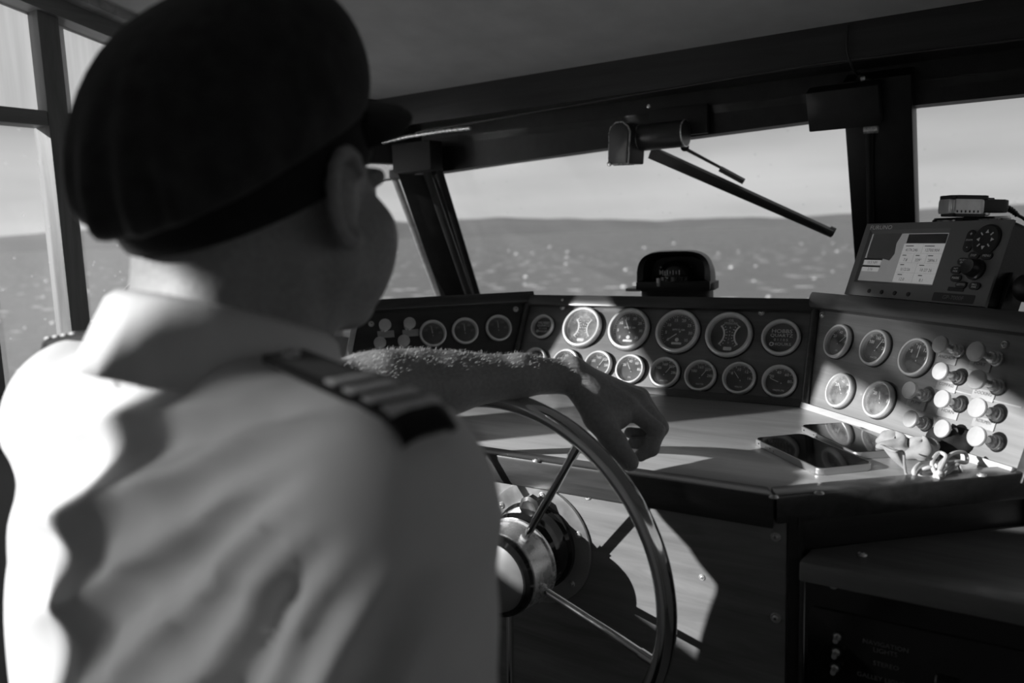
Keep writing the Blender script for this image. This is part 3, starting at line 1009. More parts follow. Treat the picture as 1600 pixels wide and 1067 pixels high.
gauge(FR, (1369, 623), .0290, 'small', 110, 'glaring sunlit gauge in lower row beside the lowest pull switches', GR, S0, glare=True)
GW = 'dark gauges of the port wing panel'
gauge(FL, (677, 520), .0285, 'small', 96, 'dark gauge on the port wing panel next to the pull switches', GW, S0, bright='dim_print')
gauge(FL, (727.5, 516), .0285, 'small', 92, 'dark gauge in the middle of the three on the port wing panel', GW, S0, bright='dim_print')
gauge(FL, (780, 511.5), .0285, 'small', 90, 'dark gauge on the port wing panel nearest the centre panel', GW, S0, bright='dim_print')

# ------------------------------------------------------------------ pull switches
kn_cap = lathe_me([(.0, .0), (.0095, .0), (.0120, .0012), (.0125, .0040), (.0118, .0056), (.008, .0066), (0, .0070)], 28)
kn_cap.materials.append(MATS['knob_cap'])
kn_sh = lathe_me([(.0042, 0), (.0042, .024), (.0075, .028), (.0080, .031)], 16)
kn_sh.materials.append(MATS['steel'])
kn_col = lathe_me([(.0095, 0), (.0095, .003), (.0075, .0042), (.0086, .0055), (.0086, .0075), (.0066, .009), (.0074, .0105), (.0066, .0125), (.0045, .013)], 18)
kn_col.materials.append(MATS['steel'])
pl_me = box_me((.034, .0145, .0022), .0005, (0, 0, .0011))
pl_me.materials.append(MATS['tag_plate'])
def pull(fr, q, label, group, L=.031, plate=None, txt=None, s=1.0):
    P = fr.px(*q, L + .008)
    g = empty('pull_switch', fr.M(P) @ Matrix.Diagonal((s, s, 1, 1)), label, 'switch', group)
    mesh_obj('collar', kn_col, None, g)
    mesh_obj('shaft', kn_sh, None, g, Matrix.Diagonal((1, 1, L / .031, 1)))
    mesh_obj('knob', kn_cap, None, g, Matrix.Translation((0, 0, L)))
    if plate:
        Q = fr.px(*plate, .002)
        pt_ = mesh_obj('name_plate', pl_me, None, g, rel(g, fr.M(Q)))
        if txt: text(txt, .0062, 'dark_print', pt_, (0, .002, .0024), sx=min(1.2, 6.5 / max(5, len(txt))))
    return g
GP = 'pull switches on the starboard panel'
z2 = lambda x, y: (1200 + x / 3.335, 440 + y / 3.335)
pull(FR, z2(885, 322), 'pull switch above the ANCHOR plate, right of the upright-needle gauge', GP, .031, z2(930, 402), 'ANCHOR')
pull(FR, z2(885, 462), 'pull switch just under the ANCHOR plate, above the COMPASS plate', GP, .031, z2(928, 545), 'COMPASS')
pull(FR, z2(895, 607), 'pull switch under the COMPASS plate, above the HORN plate', GP, .028, z2(935, 683), 'HORN')
pull(FR, z2(895, 762), 'bright pull switch under the HORN plate, just above the dark bag', GP, .026)
pull(FR, z2(725, 560), 'pull switch standing alone below the upright-needle gauge', GP, .028, z2(770, 637), 'PUMP')
pull(FR, z2(730, 712), 'brightest pull switch, right above the pale pouch', GP, .024)
pull(FR, z2(1070, 358), 'topmost pull switch of the outer column, near the corner screw', GP, .034, z2(1102, 437), 'PORT', 1.06)
pull(FR, z2(1075, 505), 'outer-column pull switch directly above the DOCKING plate', GP, .034, z2(1120, 590), 'DOCKING', 1.06)
pull(FR, z2(1077, 653), 'outer-column pull switch directly above the INSTRUMENT plate', GP, .031, z2(1122, 738), 'INSTRUMENT', 1.06)
pull(FR, z2(1073, 802), 'lowest pull switch of the outer column with a round black shadow', GP, .031, None, None, 1.06)
GQ = 'pull switches on the port wing panel'
pull(FL, (602, 506.5), 'upper outer pull switch on the port wing panel beside the screw', GQ, .024, (603, 522))
pull(FL, (640.5, 504), 'upper inner pull switch on the port wing panel next to the dark gauges', GQ, .024, (642, 520))
pull(FL, (594, 534.5), 'middle outer pull switch on the port wing panel', GQ, .024, (595, 549))
pull(FL, (631.5, 531.5), 'middle inner pull switch on the port wing panel', GQ, .024, (632, 546))
pull(FL, (583, 560), 'lowest outer pull switch on the port wing, peeking over the forearm', GQ, .024)
pull(FL, (620, 557), 'lowest inner pull switch on the port wing, peeking over the forearm', GQ, .024)

# raised badge at the foot of the centre panel
bp_ = FC.px(1050, 628, .006)
bd = empty('badge', FC.M(bp_, .0102) @ Matrix.Rotation(0, 4, 'Z'), 'small raised metal badge with slanted characters at the foot of the centre panel', 'badge')
mesh_obj('base_plate', prism_me([(-.036, -.008), (.034, -.008), (.038, .008), (-.032, .008)], .003, .0006), 'black_plastic', bd)
mesh_obj('lower_edge', box_me((.066, .0022, .0045), .0005, (-.002, -.0068, .003)), 'steel', bd)
for k in range(5):
    x = -.026 + k * .0125
    mesh_obj('raised_character', prism_me([(x - .005, -.0045), (x + .002, -.0045), (x + .0065, .0062), (x - .001, .0062)], .0028, .0005), 'tag_plate', bd, Matrix.Translation((0, 0, .003)))

# ------------------------------------------------------------------ steering wheel and its mount
HX, HZ = -.565, .819
mt_ = empty('wheel_mount', Matrix.Translation((HX, .90, HZ + .004)) @ Matrix.Rotation(math.radians(90), 4, 'X'), 'round steel wheel mount plate screwed to the front board', 'mount')
mesh_obj('mount_plate', lathe_me([(0, 0), (.0855, 0), (.0855, .003), (.0845, .004), (.05, .004), (0, .004)], 64), 'brushed', mt_)
mesh_obj('bearing_housing', lathe_me([(.062, .004), (.062, .012), (.058, .016), (.056, .040), (.050, .046), (.03, .048)], 48), 'gloss_black', mt_)
mesh_obj('shaft', lathe_me([(.016, .04), (.016, .075)], 24), 'steel', mt_)
for k in range(6):
    a = math.radians(20 + 60 * k)
    screw(mt_, wmat(mt_) @ Matrix.Translation((.072 * math.cos(a), .072 * math.sin(a), .004)), .005)
ak = mesh_obj('lock_nut', lathe_me([(.017, 0), (.017, .010), (.012, .013), (.010, .012), (0, .012)], 8), 'motor', mt_, Matrix.Translation((.004, .058, .014)))
w = empty('steering_wheel', Matrix.Translation((HX, .80, HZ - .004)) @ Matrix.Rotation(math.radians(90), 4, 'X'), 'five-spoke stainless steel steering wheel under the hand', 'steering wheel')
def torus_me(R, r, seg=96, rs=20):
    return tube_me([(R * math.cos(2 * math.pi * i / seg), R * math.sin(2 * math.pi * i / seg), 0) for i in range(seg)], r, rs, True)
RIM_R, RIM_r = .2325, .0118
rim = mesh_obj('rim', torus_me(RIM_R, RIM_r), 'chrome', w)
mesh_obj('rim_groove', torus_me(RIM_R - .0035, .0100, 96, 12), 'gloss_black', rim, Matrix.Translation((0, 0, -.0045)))
mesh_obj('hub', lathe_me([(.0605, -.048), (.0605, -.044), (.058, -.042), (.0555, -.004), (.053, -.002), (.053, .0)], 48), 'steel', w)
mesh_obj('hub_ring', lathe_me([(.054, -.004), (.0555, .0), (.054, .006), (.049, .010), (.046, .010)], 48, cap=False), 'gloss_black', w)
mesh_obj('hub_cap', lathe_me([(.049, .002), (.048, .008), (.04, .0115), (.02, .0135), (0, .014)], 48), 'hub_metal', w)
for k in range(5):
    a = math.radians(56.5 - 72 * k)
    c, s = math.cos(a), math.sin(a)
    sp_ = mesh_obj('spoke', tube_me([(.05 * c, .05 * s, -.022), (.16 * c, .16 * s, -.010), (RIM_R * c, RIM_R * s, 0)], .0052, 12), 'chrome', w)
    mesh_obj('spoke_socket', tube_me([(.054 * c, .054 * s, -.0215), (.062 * c, .062 * s, -.0205)], .0075, 12), 'steel', sp_)
    mesh_obj('spoke_ferrule', tube_me([(.205 * c, .205 * s, -.0035), (.223 * c, .223 * s, -.001)], .0064, 12), 'chrome', sp_)
# ------------------------------------------------------------------ chart plotter
def gframe():
    n = nrm(41, 20)
    P = atd(1315, 457, 1.36)
    return Frame(P, ur, n)
FG = gframe()
def g_loc(x, y, off=0.0):
    a, b, _ = FG.loc(FG.px(x, y, off))
    return a, b
cs = [g_loc(1357, 358), g_loc(1577, 357), g_loc(1545, 490), g_loc(1315, 457)]
GW_, GH_ = .284, .124
ga, gb = (cs[0][0] + cs[3][0]) / 2, -.002
gp = empty('chart_plotter', FG.M(), 'grey chart plotter with lit screen and round buttons on the console top', 'chart plotter')
body = bmesh.new()
def gx(f): return ga + GW_ * f
def gy(f): return gb + GH_ * f
bd_ = mesh_obj('case', prism_me(rrect(GW_, GH_, .008, cx=ga + GW_ / 2, cy=gb + GH_ / 2), .040, .003), 'black_plastic', gp, Matrix.Translation((0, 0, -.044)))
mesh_obj('case_back', prism_me(rrect(GW_ * .86, GH_ * .84, .012, cx=ga + GW_ / 2, cy=gb + GH_ / 2), .030, .006), 'black_plastic', gp, Matrix.Translation((0, 0, -.070)))
# front frame around the recessed screen
sx0, sx1, sy0, sy1 = gx(.060), gx(.628), gy(.215), gy(.865)
def ringplate(x0, x1, y0, y1, ix0, ix1, iy0, iy1, z0, z1, zin):
    bm = bmesh.new()
    def loop(xa, xb, ya, yb, z): return [bm.verts.new(p) for p in ((xa, ya, z), (xb, ya, z), (xb, yb, z), (xa, yb, z))]
    o0, o1 = loop(x0, x1, y0, y1, z0), loop(x0, x1, y0, y1, z1)
    i1, i0 = loop(ix0 - .004, ix1 + .004, iy0 - .004, iy1 + .006, z1), loop(ix0, ix1, iy0, iy1, zin)
    for a, b in ((o0, o1), (o1, i1), (i1, i0)):
        for k in range(4):
            bm.faces.new((a[k], a[(k + 1) % 4], b[(k + 1) % 4], b[k]))
    return bm_me('frame', bm, 25)
mesh_obj('front_frame', ringplate(gx(0), gx(1), gy(0), gy(1), sx0, sx1, sy0, sy1, -.005, .0, -.004), 'housing', gp)
scr = box('screen', ((sx0 + sx1) / 2, (sy0 + sy1) / 2, -.005), (sx1 - sx0 + .002, sy1 - sy0 + .002, .002), 'black_plastic', gp)
def emit(name, c, s):
    mt, t, o = _new(name)
    b = t.nodes.new('ShaderNodeBsdfPrincipled')
    b.inputs['Base Color'].default_value = (c * .5, c * .5, c * .5, 1)
    b.inputs['Roughness'].default_value = .15
    b.inputs['Emission Color'].default_value = (c, c, c, 1)
    b.inputs['Emission Strength'].default_value = s
    t.links.new(b.outputs[0], o.inputs[0])
emit('lcd_light', .75, .33)
emit('lcd_mid', .45, .30)
emit('lcd_dark', .12, .08)
emit('lcd_black', .02, .05)
def S(fx, fy): return sx0 + (sx1 - sx0) * fx, sy0 + (sy1 - sy0) * fy
def scr_rect(x0, x1, y0, y1, mat, z=-.0038):
    a, b = S(x0, y0), S(x1, y1)
    me = prism_me([a, (b[0], a[1]), b, (a[0], b[1])], .0001)
    return mesh_obj('screen_field', me, mat, scr, rel(scr, FG.M() @ Matrix.Translation((0, 0, z))))
scr_rect(0, 1, 0, 1, 'lcd_mid', -.00395)
chart = [S(.03, .42), S(.10, .36), S(.22, .34), S(.24, .48), S(.36, .44), S(.40, .58), S(.38, .80), S(.42, 1.0), S(.02, 1.0), S(.02, .6)]
mesh_obj('screen_chart', prism_me(chart, .0001), 'lcd_dark', scr, rel(scr, FG.M() @ Matrix.Translation((0, 0, -.0037))))
scr_rect(.01, .25, .20, .29, 'lcd_light', -.0036)
scr_rect(.01, .25, .34, .44, 'lcd_light', -.0036)
scr_rect(0, .26, .44, .48, 'lcd_black', -.0036)
scr_rect(0, .26, .29, .325, 'lcd_black', -.0036)
scr_rect(.51, .995, .80, .985, 'lcd_black', -.0036)
for (x0, x1, y0, y1) in ((.49, .735, .60, .79), (.74, .995, .60, .79), (.49, .655, .41, .595), (.66, .82, .41, .595), (.825, .995, .41, .595), (.49, .735, .21, .405), (.74, .995, .21, .405), (.49, .735, .01, .205), (.74, .995, .01, .205)):
    scr_rect(x0, x1, y0, y1, 'lcd_light', -.0036)
def scr_text(s, fx, fy, size, mat='dark_print'):
    a = S(fx, fy)
    me = text_me(s, size, 'CENTER')
    mesh_obj('screen_text', me, mat, scr, rel(scr, FG.M() @ Matrix.Translation((a[0], a[1], -.0033))))
for s, fx, fy in (('4174.246', .61, .66), ('12700.904', .865, .66), ('7.8', .57, .46), ('339°', .735, .46), ('2896.1', .91, .46), ('0:12:26', .61, .27), ('10 27 26', .865, .27), ('12.0', .60, .07), ('8.1', .85, .07), ('10.5 NM', .13, .385), ('2.16', .13, .245)):
    scr_text(s, fx, fy, .0068)
for fx, fy, wd in ((.57, .745, .10), (.82, .745, .12), (.54, .555, .05), (.71, .555, .05), (.87, .555, .06), (.55, .365, .05), (.80, .365, .06), (.56, .165, .06), (.82, .165, .05)):
    scr_rect(fx - wd / 2, fx + wd / 2, fy - .008, fy + .008, 'lcd_dark', -.0034)
cov = box('screen_cover', ((sx0 + sx1) / 2, (sy0 + sy1) / 2, -.0029), (sx1 - sx0, sy1 - sy0, .0005), 'gauge_glass', gp)
text('FURUNO', .0100, 'white_print', gp, (gx(.13), gy(.94), .0004), sx=1.25)
text('GP-7000F', .0085, 'dim_print', gp, (gx(.80), gy(.07), .0006), sx=1.1)
mesh_obj('name_recess', prism_me(rrect(.074, .013, .002, cx=gx(.80), cy=gy(.07)), .0003), 'black_plastic', gp)
mesh_obj('card_slot', prism_me(rrect(.028, .006, .001, cx=gx(.80), cy=gy(.175)), .0006), 'rubber', gp)
def gbtn(x, y, w_, h_, txt=None):
    a, b = g_loc(x, y, .003)
    bt = mesh_obj('button', prism_me(rrect(w_, h_, min(w_, h_) * .49, 6), .0022, .0006), 'rubber', gp, Matrix.Translation((a, b, 0)))
    if txt: text(txt, h_ * (.46 if '\n' not in txt else .36), 'white_print', bt, (0, 0, .0024))
    return bt
Z = lambda x, y: (1320 + x / 5.714, 340 + y / 5.714)
for x, y, s in ((1145, 335, 'DISP'), (1260, 338, 'MENU'), (1047, 388, 'NU/CU\nENT'), (985, 465, 'WPT\nMOB'), (985, 537, 'MARK'), (1030, 597, 'GOTO'), (1150, 607, 'BRILL\nPWR')):
    gbtn(*Z(x, y), .0185, .0105, s)
zb = gbtn(*Z(1105, 205), .0145, .033)
text('+', .009, 'white_print', zb, (0, .010, .0024))
text('ZOOM', .0038, 'white_print', zb, (0, .001, .0024))
text('-', .009, 'white_print', zb, (0, -.009, .0024))
a, b = g_loc(*Z(1255, 195), .003)
pad = mesh_obj('cursor_pad', lathe_me([(.0225, 0), (.0225, .002), (.020, .0035), (.006, .0025), (0, .0025)], 36), 'rubber', gp, Matrix.Translation((a, b, 0)))
for k in range(8):
    an = math.radians(45 * k)
    if k % 2 == 0:
        tri = [(.0145, 0), (.0095, .0028), (.0095, -.0028)]
    else:
        tri = [(.0142, .0009), (.0092, .0009), (.0092, -.0009), (.0142, -.0009)]
    mesh_obj('pad_arrow', prism_me([(x * math.cos(an) - y * math.sin(an), x * math.sin(an) + y * math.cos(an)) for x, y in tri], .0007), 'white_print', pad, Matrix.Translation((0, 0, .0031)))
a, b = g_loc(*Z(1095, 435), .017)
mesh_obj('rotary_knob', lathe_me([(.0150, 0), (.0150, .004), (.0125, .006), (.0120, .016), (.0105, .0185), (.008, .0175), (0, .0172)], 32), 'black_plastic', gp, Matrix.Translation((a, b, 0)))
for k in range(4):
    mesh_obj('soft_key', lathe_me([(.0035, 0), (.0035, .001), (0, .0014)], 10), 'rubber', gp, Matrix.Translation((gx(.20 + .10 * k), gy(.07), 0)))
# swivel bracket with its clamp knob
kq = FG.pt(gx(1.0) + .012, gy(.30), -.03)
mesh_obj('bracket', prism_me([(gx(1.0) + .001, gy(-.02)), (gx(1.0) + .008, gy(-.02)), (gx(1.0) + .008, gy(.45)), (gx(1.0) + .001, gy(.45))], .03, .001), 'black_plastic', gp, Matrix.Translation((0, 0, -.05)))
mesh_obj('bracket', prism_me([(gx(0) - .008, gy(-.02)), (gx(0) - .001, gy(-.02)), (gx(0) - .001, gy(.45)), (gx(0) - .008, gy(.45))], .03, .001), 'black_plastic', gp, Matrix.Translation((0, 0, -.05)))
cl = mesh_obj('clamp_knob', lathe_me([(.006, 0), (.006, .006), (.017, .008), (.019, .012), (.019, .024), (.016, .030), (0, .032)], 20), 'black_plastic', gp, rel(gp, align_z(kq, FG.u)))

# ------------------------------------------------------------------ pod and radio handset behind the plotter
pq = atd(1517, 339, 1.46)
PZ = pq[2] - 1.062
pod = empty('instrument_pod', Matrix.Translation((pq[0], pq[1], 1.062)), 'black round pod behind the chart plotter under the radio handset', 'pod')
mesh_obj('pod_body', lathe_me([(.074, 0), (.074, .012), (.064, .02), (.061, PZ - .04), (.063, PZ - .03), (.063, PZ - .004), (.060, PZ), (0, PZ)], 48), 'gloss_black', pod)
mesh_obj('pod_ring', lathe_me([(.0635, PZ - .03), (.0655, PZ - .029), (.0655, PZ - .024), (.0635, PZ - .023)], 48, cap=False), 'black_plastic', pod)
for sg in (-1, 1):
    pos = RT * .062 * sg
    mesh_obj('pod_screw', lathe_me([(.004, 0), (.004, .010), (0, .012)], 10), 'steel', pod, Matrix.Translation((pos[0], pos[1], PZ - .026)))
hq = atd(1524, 320, np.dot(pq - CAM, FW))
Mh = Matrix.Identity(4)
hr = unit(RT * A(1, 1, 0))
hf = np.cross((0, 0, 1), hr)
for i in range(3):
    Mh[i][0], Mh[i][1], Mh[i][2], Mh[i][3] = hr[i], hf[i], (0, 0, 1)[i], hq[i]
hs = empty('radio_handset', Mh @ Matrix.Rotation(.05, 4, 'Y'), 'grey and black radio handset lying on the round pod', 'handset')
mesh_obj('grille_cap', prism_me(rrect(.062, .050, .008), .026, .004), 'bezel', hs, Matrix.Translation((-.026, 0, -.017)))
for k in range(6):
    mesh_obj('grille_slot', box_me((.0022, .0012, .004), 0, (-.046 + .0075 * k, -.0252, -.013)), 'black_plastic', hs)
mesh_obj('handle', prism_me([(-.002, -.020), (.046, -.013), (.056, -.010), (.056, .010), (.046, .013), (-.002, .020)], .024, .004), 'black_plastic', hs, Matrix.Translation((0, 0, -.014)))
mesh_obj('back_shell', prism_me(rrect(.066, .054, .008, cx=-.022), .007, .002), 'black_plastic', hs, Matrix.Translation((0, 0, .009)))
mesh_obj('talk_key', box_me((.018, .012, .003), .001, (.022, 0, .0115)), 'black_plastic', hs)
mesh_obj('lower_shell', prism_me(rrect(.058, .046, .008, cx=-.024), .006, .002), 'black_plastic', hs, Matrix.Translation((0, 0, -.022)))
mesh_obj('hang_stud', lathe_me([(.006, 0), (.006, .012), (.009, .014), (.009, .018)], 14), 'steel', hs, Matrix.Translation((.018, 0, -.032)))
rings = [( .050 + .0022 * k, 0, -.004 - .00008 * k * k) for k in range(14)]
mesh_obj('strain_relief', tube_me(rings, [.0062 + (.0012 if k % 2 else 0) - .0002 * k for k in range(14)], 12), 'rubber', hs)
cw = smoothpath([(.080, 0, -.018), (.094, 0, -.026), (.115, .0, -.05), (.14, .02, -.10), (.15, .05, -.13)], 8)
mesh_obj('cord', tube_me(cw, .0030, 8), 'rubber', hs)

# ------------------------------------------------------------------ compass
cq = aty(1058, 449, 1.69)
CB = cq[2] - .004 - 1.062
cp = empty('compass', Matrix.Translation((cq[0], cq[1], 1.062 + CB)) @ Matrix.Rotation(math.radians(12), 4, 'Z'), 'black hooded compass on the dash in front of the windscreen', 'compass')
def hood():
    bm = bmesh.new()
    W0, Hh = .082, .092
    def prof(w_, h_, z0, n=18):
        pts = []
        for k in range(n + 1):
            a = math.pi * k / n
            ca, sa = math.cos(a), math.sin(a)
            e = .55
            pts.append((w_ * (abs(ca) ** e) * (1 if ca >= 0 else -1), z0 + h_ * (abs(sa) ** e)))
        return pts
    rows = []
    for y, w_, h_, z0 in ((-.050, .076, .066, .020), (-.052, .080, .072, .014), (-.02, .084, .078, .010), (.02, .082, .070, .006), (.055, .060, .045, .003), (.07, .02, .012, .002)):
        rows.append([bm.verts.new((x, y, z)) for x, z in prof(w_, h_, z0)])
    inn = [bm.verts.new((x * .88, -.046, .024 + (z - .020) * .88)) for x, z in prof(.076, .066, .020)]
    deep = [bm.verts.new((x * .80, .02, .020 + (z - .020) * .78)) for x, z in prof(.076, .066, .020)]
    seq = [deep, inn] + rows
    for a, b in zip(seq, seq[1:]):
        for k in range(len(a) - 1):
            bm.faces.new((a[k], a[k + 1], b[k + 1], b[k]))
    bm.faces.new(deep)
    bm.faces.new(rows[-1])
    return bm_me('hood', bm, 50)
mesh_obj('hood', hood(), 'black_plastic', cp)
mesh_obj('base', prism_me(rrect(.172, .13, .03, cy=.005), .016, .003), 'rubber', cp)
mesh_obj('pedestal', prism_me(rrect(.15, .11, .025, cy=.005), CB, .003), 'rubber', cp, Matrix.Translation((0, 0, -CB)))
mesh_obj('flange', prism_me([(-.105, -.055), (-.070, -.06), (-.070, .05), (-.105, .03)], .007, .002), 'tag_plate', cp)
mesh_obj('front_lip', box_me((.16, .012, .018), .003, (0, -.056, .012)), 'black_plastic', cp)
mesh_obj('bowl', lathe_me([(.044, 0), (.044, .014), (.041, .018), (.038, .018)], 40, cap=False), 'gloss_black', cp, Matrix.Translation((0, -.012, .016)))
dm = mesh_obj('dome', lathe_me([(.037, 0), (.036, .012), (.030, .024), (.018, .032), (0, .035)], 36), 'gloss_black', cp, Matrix.Translation((0, -.012, .030)))
mesh_obj('dome_ring', tube_me([(.034 * math.cos(math.radians(a)), -.012 + .034 * math.sin(math.radians(a)), .050) for a in range(20, 200, 12)], .0012, 6), 'steel', cp)
for k in range(9):
    a = math.radians(250 + 5 * (k - 4) * 2)
    mesh_obj('card_mark', box_me((.0012, .001, .006 if k % 2 else .010), 0, (.0375 * math.cos(a), -.012 + .0375 * math.sin(a), .040)), 'white_print', cp)
mesh_obj('side_clip', box_me((.008, .01, .018), .002, (-.030, -.060, .020)), 'steel', cp)

# ------------------------------------------------------------------ wiper
wm_ = empty('wiper_motor', Matrix.Translation(aty(1010, 215, 1.63)), 'grey wiper motor with box cover and drum on the header', 'wiper motor')
def wl_(x, y, Y): return aty(x, y, Y)
bxp = aty(968, 224, 1.575)
prof = [(-.026, -.043), (.027, -.043), (.030, .022), (.024, .034), (.010, .043), (-.008, .043), (-.022, .034), (-.026, .022)]
Mb = Matrix.Identity(4)
fx = unit(A(.97, -.24, -.05)); fz = unit(np.cross(fx, (0, 1, 0)) * 1.0)
fz = A(0, 0, 1) - fx * fx[2]; fz = unit(fz); fy_ = np.cross(fx, fz)
for i in range(3):
    Mb[i][0], Mb[i][1], Mb[i][2], Mb[i][3] = fx[i], fz[i], fy_[i], bxp[i]
mesh_obj('cover_box', prism_me(prof, .055, .003), 'motor', wm_, rel(wm_, Mb @ Matrix.Translation((0, 0, -.05))))
mesh_obj('cover_face', prism_me([(p[0] * .9, p[1] * .92) for p in prof], .002, .0006), 'motor', wm_, rel(wm_, Mb @ Matrix.Translation((0, 0, .005))))
mesh_obj('cover_rim', tube_me([Mb @ Vector((p[0], p[1], .003)) for p in prof], .0020, 8, True), 'steel', wm_, rel(wm_, IDT))
mesh_obj('cover_rim', tube_me([Mb @ Vector((p[0] * 1.02 - .004, p[1] * 1.02, -.02)) for p in prof], .0018, 8, True), 'steel', wm_, rel(wm_, IDT))
mesh_obj('corner_bolt', lathe_me([(.005, 0), (.005, .004), (0, .006)], 12), 'chrome', wm_, rel(wm_, Mb @ Matrix.Translation((-.022, -.042, .004))))
d0, d1 = aty(998, 216, 1.61), aty(1072, 208, 1.61)
mesh_obj('motor_drum', tube_me([d0, d0 + (d1 - d0) * .04, d0 + (d1 - d0) * .96, d1], [.026, .0275, .0275, .026], 32), 'motor', wm_, rel(wm_, IDT))
for f in (.02, .97):
    p0 = d0 + (d1 - d0) * f
    mesh_obj('drum_band', tube_me([p0, p0 + unit(d1 - d0) * .003], .0279, 32), 'steel', wm_, rel(wm_, IDT))
mesh_obj('mount_plate', box_me((.13, .012, .060), .002, tuple(aty(1060, 190, 1.645))), 'black_plastic', wm_, rel(wm_, IDT))
mesh_obj('bolt', lathe_me([(.004, 0), (.004, .003), (0, .004)], 8), 'steel', wm_, rel(wm_, align_z(aty(1014, 166, 1.60), (0, -1, 0))))
def ws_pt(x, y, off):
    """point on the windscreen plane, off metres outside it"""
    n = A(0, 1, RAKE) / math.hypot(1, RAKE)
    return hit((x, y), A(0, WB[1], WB[2]) + n * off, n)
wp = empty('windscreen_wiper', Matrix.Translation(ws_pt(1075, 235, .03)), 'black wiper arm and blade slanting across the windscreen', 'wiper')
def flat_bar(name, a, b, wd, th, mat, taper=1.0):
    d = unit(b - a)
    n = unit(A(0, -1, -RAKE))
    s = np.cross(n, d)
    L = np.linalg.norm(b - a)
    M = Matrix.Identity(4)
    for i in range(3):
        M[i][0], M[i][1], M[i][2], M[i][3] = d[i], s[i], n[i], a[i]
    return mesh_obj(name, prism_me([(0, -wd / 2), (L, -wd * taper / 2), (L, wd * taper / 2), (0, wd / 2)], th, .001), mat, wp, rel(wp, M))
ba, bb = ws_pt(1018, 236, .012), ws_pt(1301, 362, .012)
flat_bar('blade_holder', ba, bb, .027, .012, 'black_plastic', .55)
flat_bar('blade_rubber', ba + A(0, -.001, -.010), bb + A(0, -.001, -.006), .008, .006, 'rubber')
mesh_obj('arm_rod', tube_me([ws_pt(1068, 231, .03), ws_pt(1130, 264, .034), ws_pt(1160, 285, .028)], [.004, .003, .003], 8), 'black_plastic', wp, rel(wp, IDT))
flat_bar('arm_clip', ws_pt(1126, 262, .024), ws_pt(1163, 283, .022), .010, .010, 'black_plastic')
mesh_obj('pivot', tube_me([ws_pt(1070, 230, -.03), ws_pt(1070, 230, .04)], .009, 14), 'black_plastic', wp, rel(wp, IDT))
mesh_obj('tip_cap', tube_me([bb - unit(bb - ba) * .008, bb + unit(bb - ba) * .004], .010, 10), 'rubber', wp, rel(wp, IDT))

# ------------------------------------------------------------------ things on the desk
def phone(q0, q1, label, w_=.074, L=.152):
    a, b = atz(*q0, DZ + .009), atz(*q1, DZ + .009)
    d = unit((b - a) * A(1, 1, 0))
    s = np.cross((0, 0, 1), d)
    c = (a + b) / 2
    M = Matrix.Identity(4)
    for i in range(3):
        M[i][0], M[i][1], M[i][2], M[i][3] = d[i], s[i], (0, 0, 1)[i], c[i]
    M[2][3] = DZ
    p = empty('phone', M, label, 'phone', 'phones on the desk')
    mesh_obj('frame', prism_me(rrect(L, w_, .010, 6), .0085, .0022), 'phone_metal', p, Matrix.Translation((0, 0, .0005)))
    mesh_obj('screen_glass', prism_me(rrect(L - .004, w_ - .004, .009, 6), .0006), 'phone_screen', p, Matrix.Translation((0, 0, .0090)))
    mesh_obj('earpiece', prism_me(rrect(.0016, .012, .0007, 3), .0002), 'black_plastic', p, Matrix.Translation((-L / 2 + .006, 0, .0096)))
    mesh_obj('side_button', prism_me(rrect(.022, .002, .0008, 3), .0012), 'phone_metal', p, Matrix.Translation((-L * .22, -w_ / 2, .004)) @ Matrix.Rotation(math.pi / 2, 4, 'X'))
    for k in (0, 1):
        mesh_obj('port_hole', lathe_me([(.0013, 0), (.0013, .0003), (0, .0003)], 10), 'black_plastic', p, Matrix.Translation((-L * .40 + .03 * k, -w_ / 2 - .0001, .0048)) @ Matrix.Rotation(math.pi / 2, 4, 'X'))
    return p
phone((1210, 678), (1331, 732), 'nearer phone with pale metal edge lying on the desk', .078, .160)
phone((1272, 656), (1394, 713), 'farther phone lying against the foot of the starboard panel', .072, .158)

def sheet_me(pts, nu, nv, th, fn):
    bm = bmesh.new()
    g = [[bm.verts.new(fn(i / nu, j / nv)) for j in range(nv + 1)] for i in range(nu + 1)]
    for i in range(nu):
        for j in range(nv):
            bm.faces.new((g[i][j], g[i + 1][j], g[i + 1][j + 1], g[i][j + 1]))
    me = bm_me('sheet', bm)
    return me
def fold_pts(rows, nu=24, nv=14):
    """smooth sheet through a grid of control points"""
    R_ = [smoothpath(r, nv) for r in rows]
    cols = list(zip(*R_))
    C_ = [smoothpath(c, nu // max(1, len(rows) - 1)) for c in cols]
    bm = bmesh.new()
    g = [[bm.verts.new(p) for p in c] for c in C_]
    for a, b in zip(g, g[1:]):
        for k in range(len(a) - 1):
            bm.faces.new((a[k], a[k + 1], b[k + 1], b[k]))
    return bm_me('fold', bm)
def solid(o, th):
    md = o.modifiers.new('thickness', 'SOLIDIFY')
    md.thickness = th
    md.offset = 0
    return o
def dk(x, y, h): return atz(x, y, DZ + h)
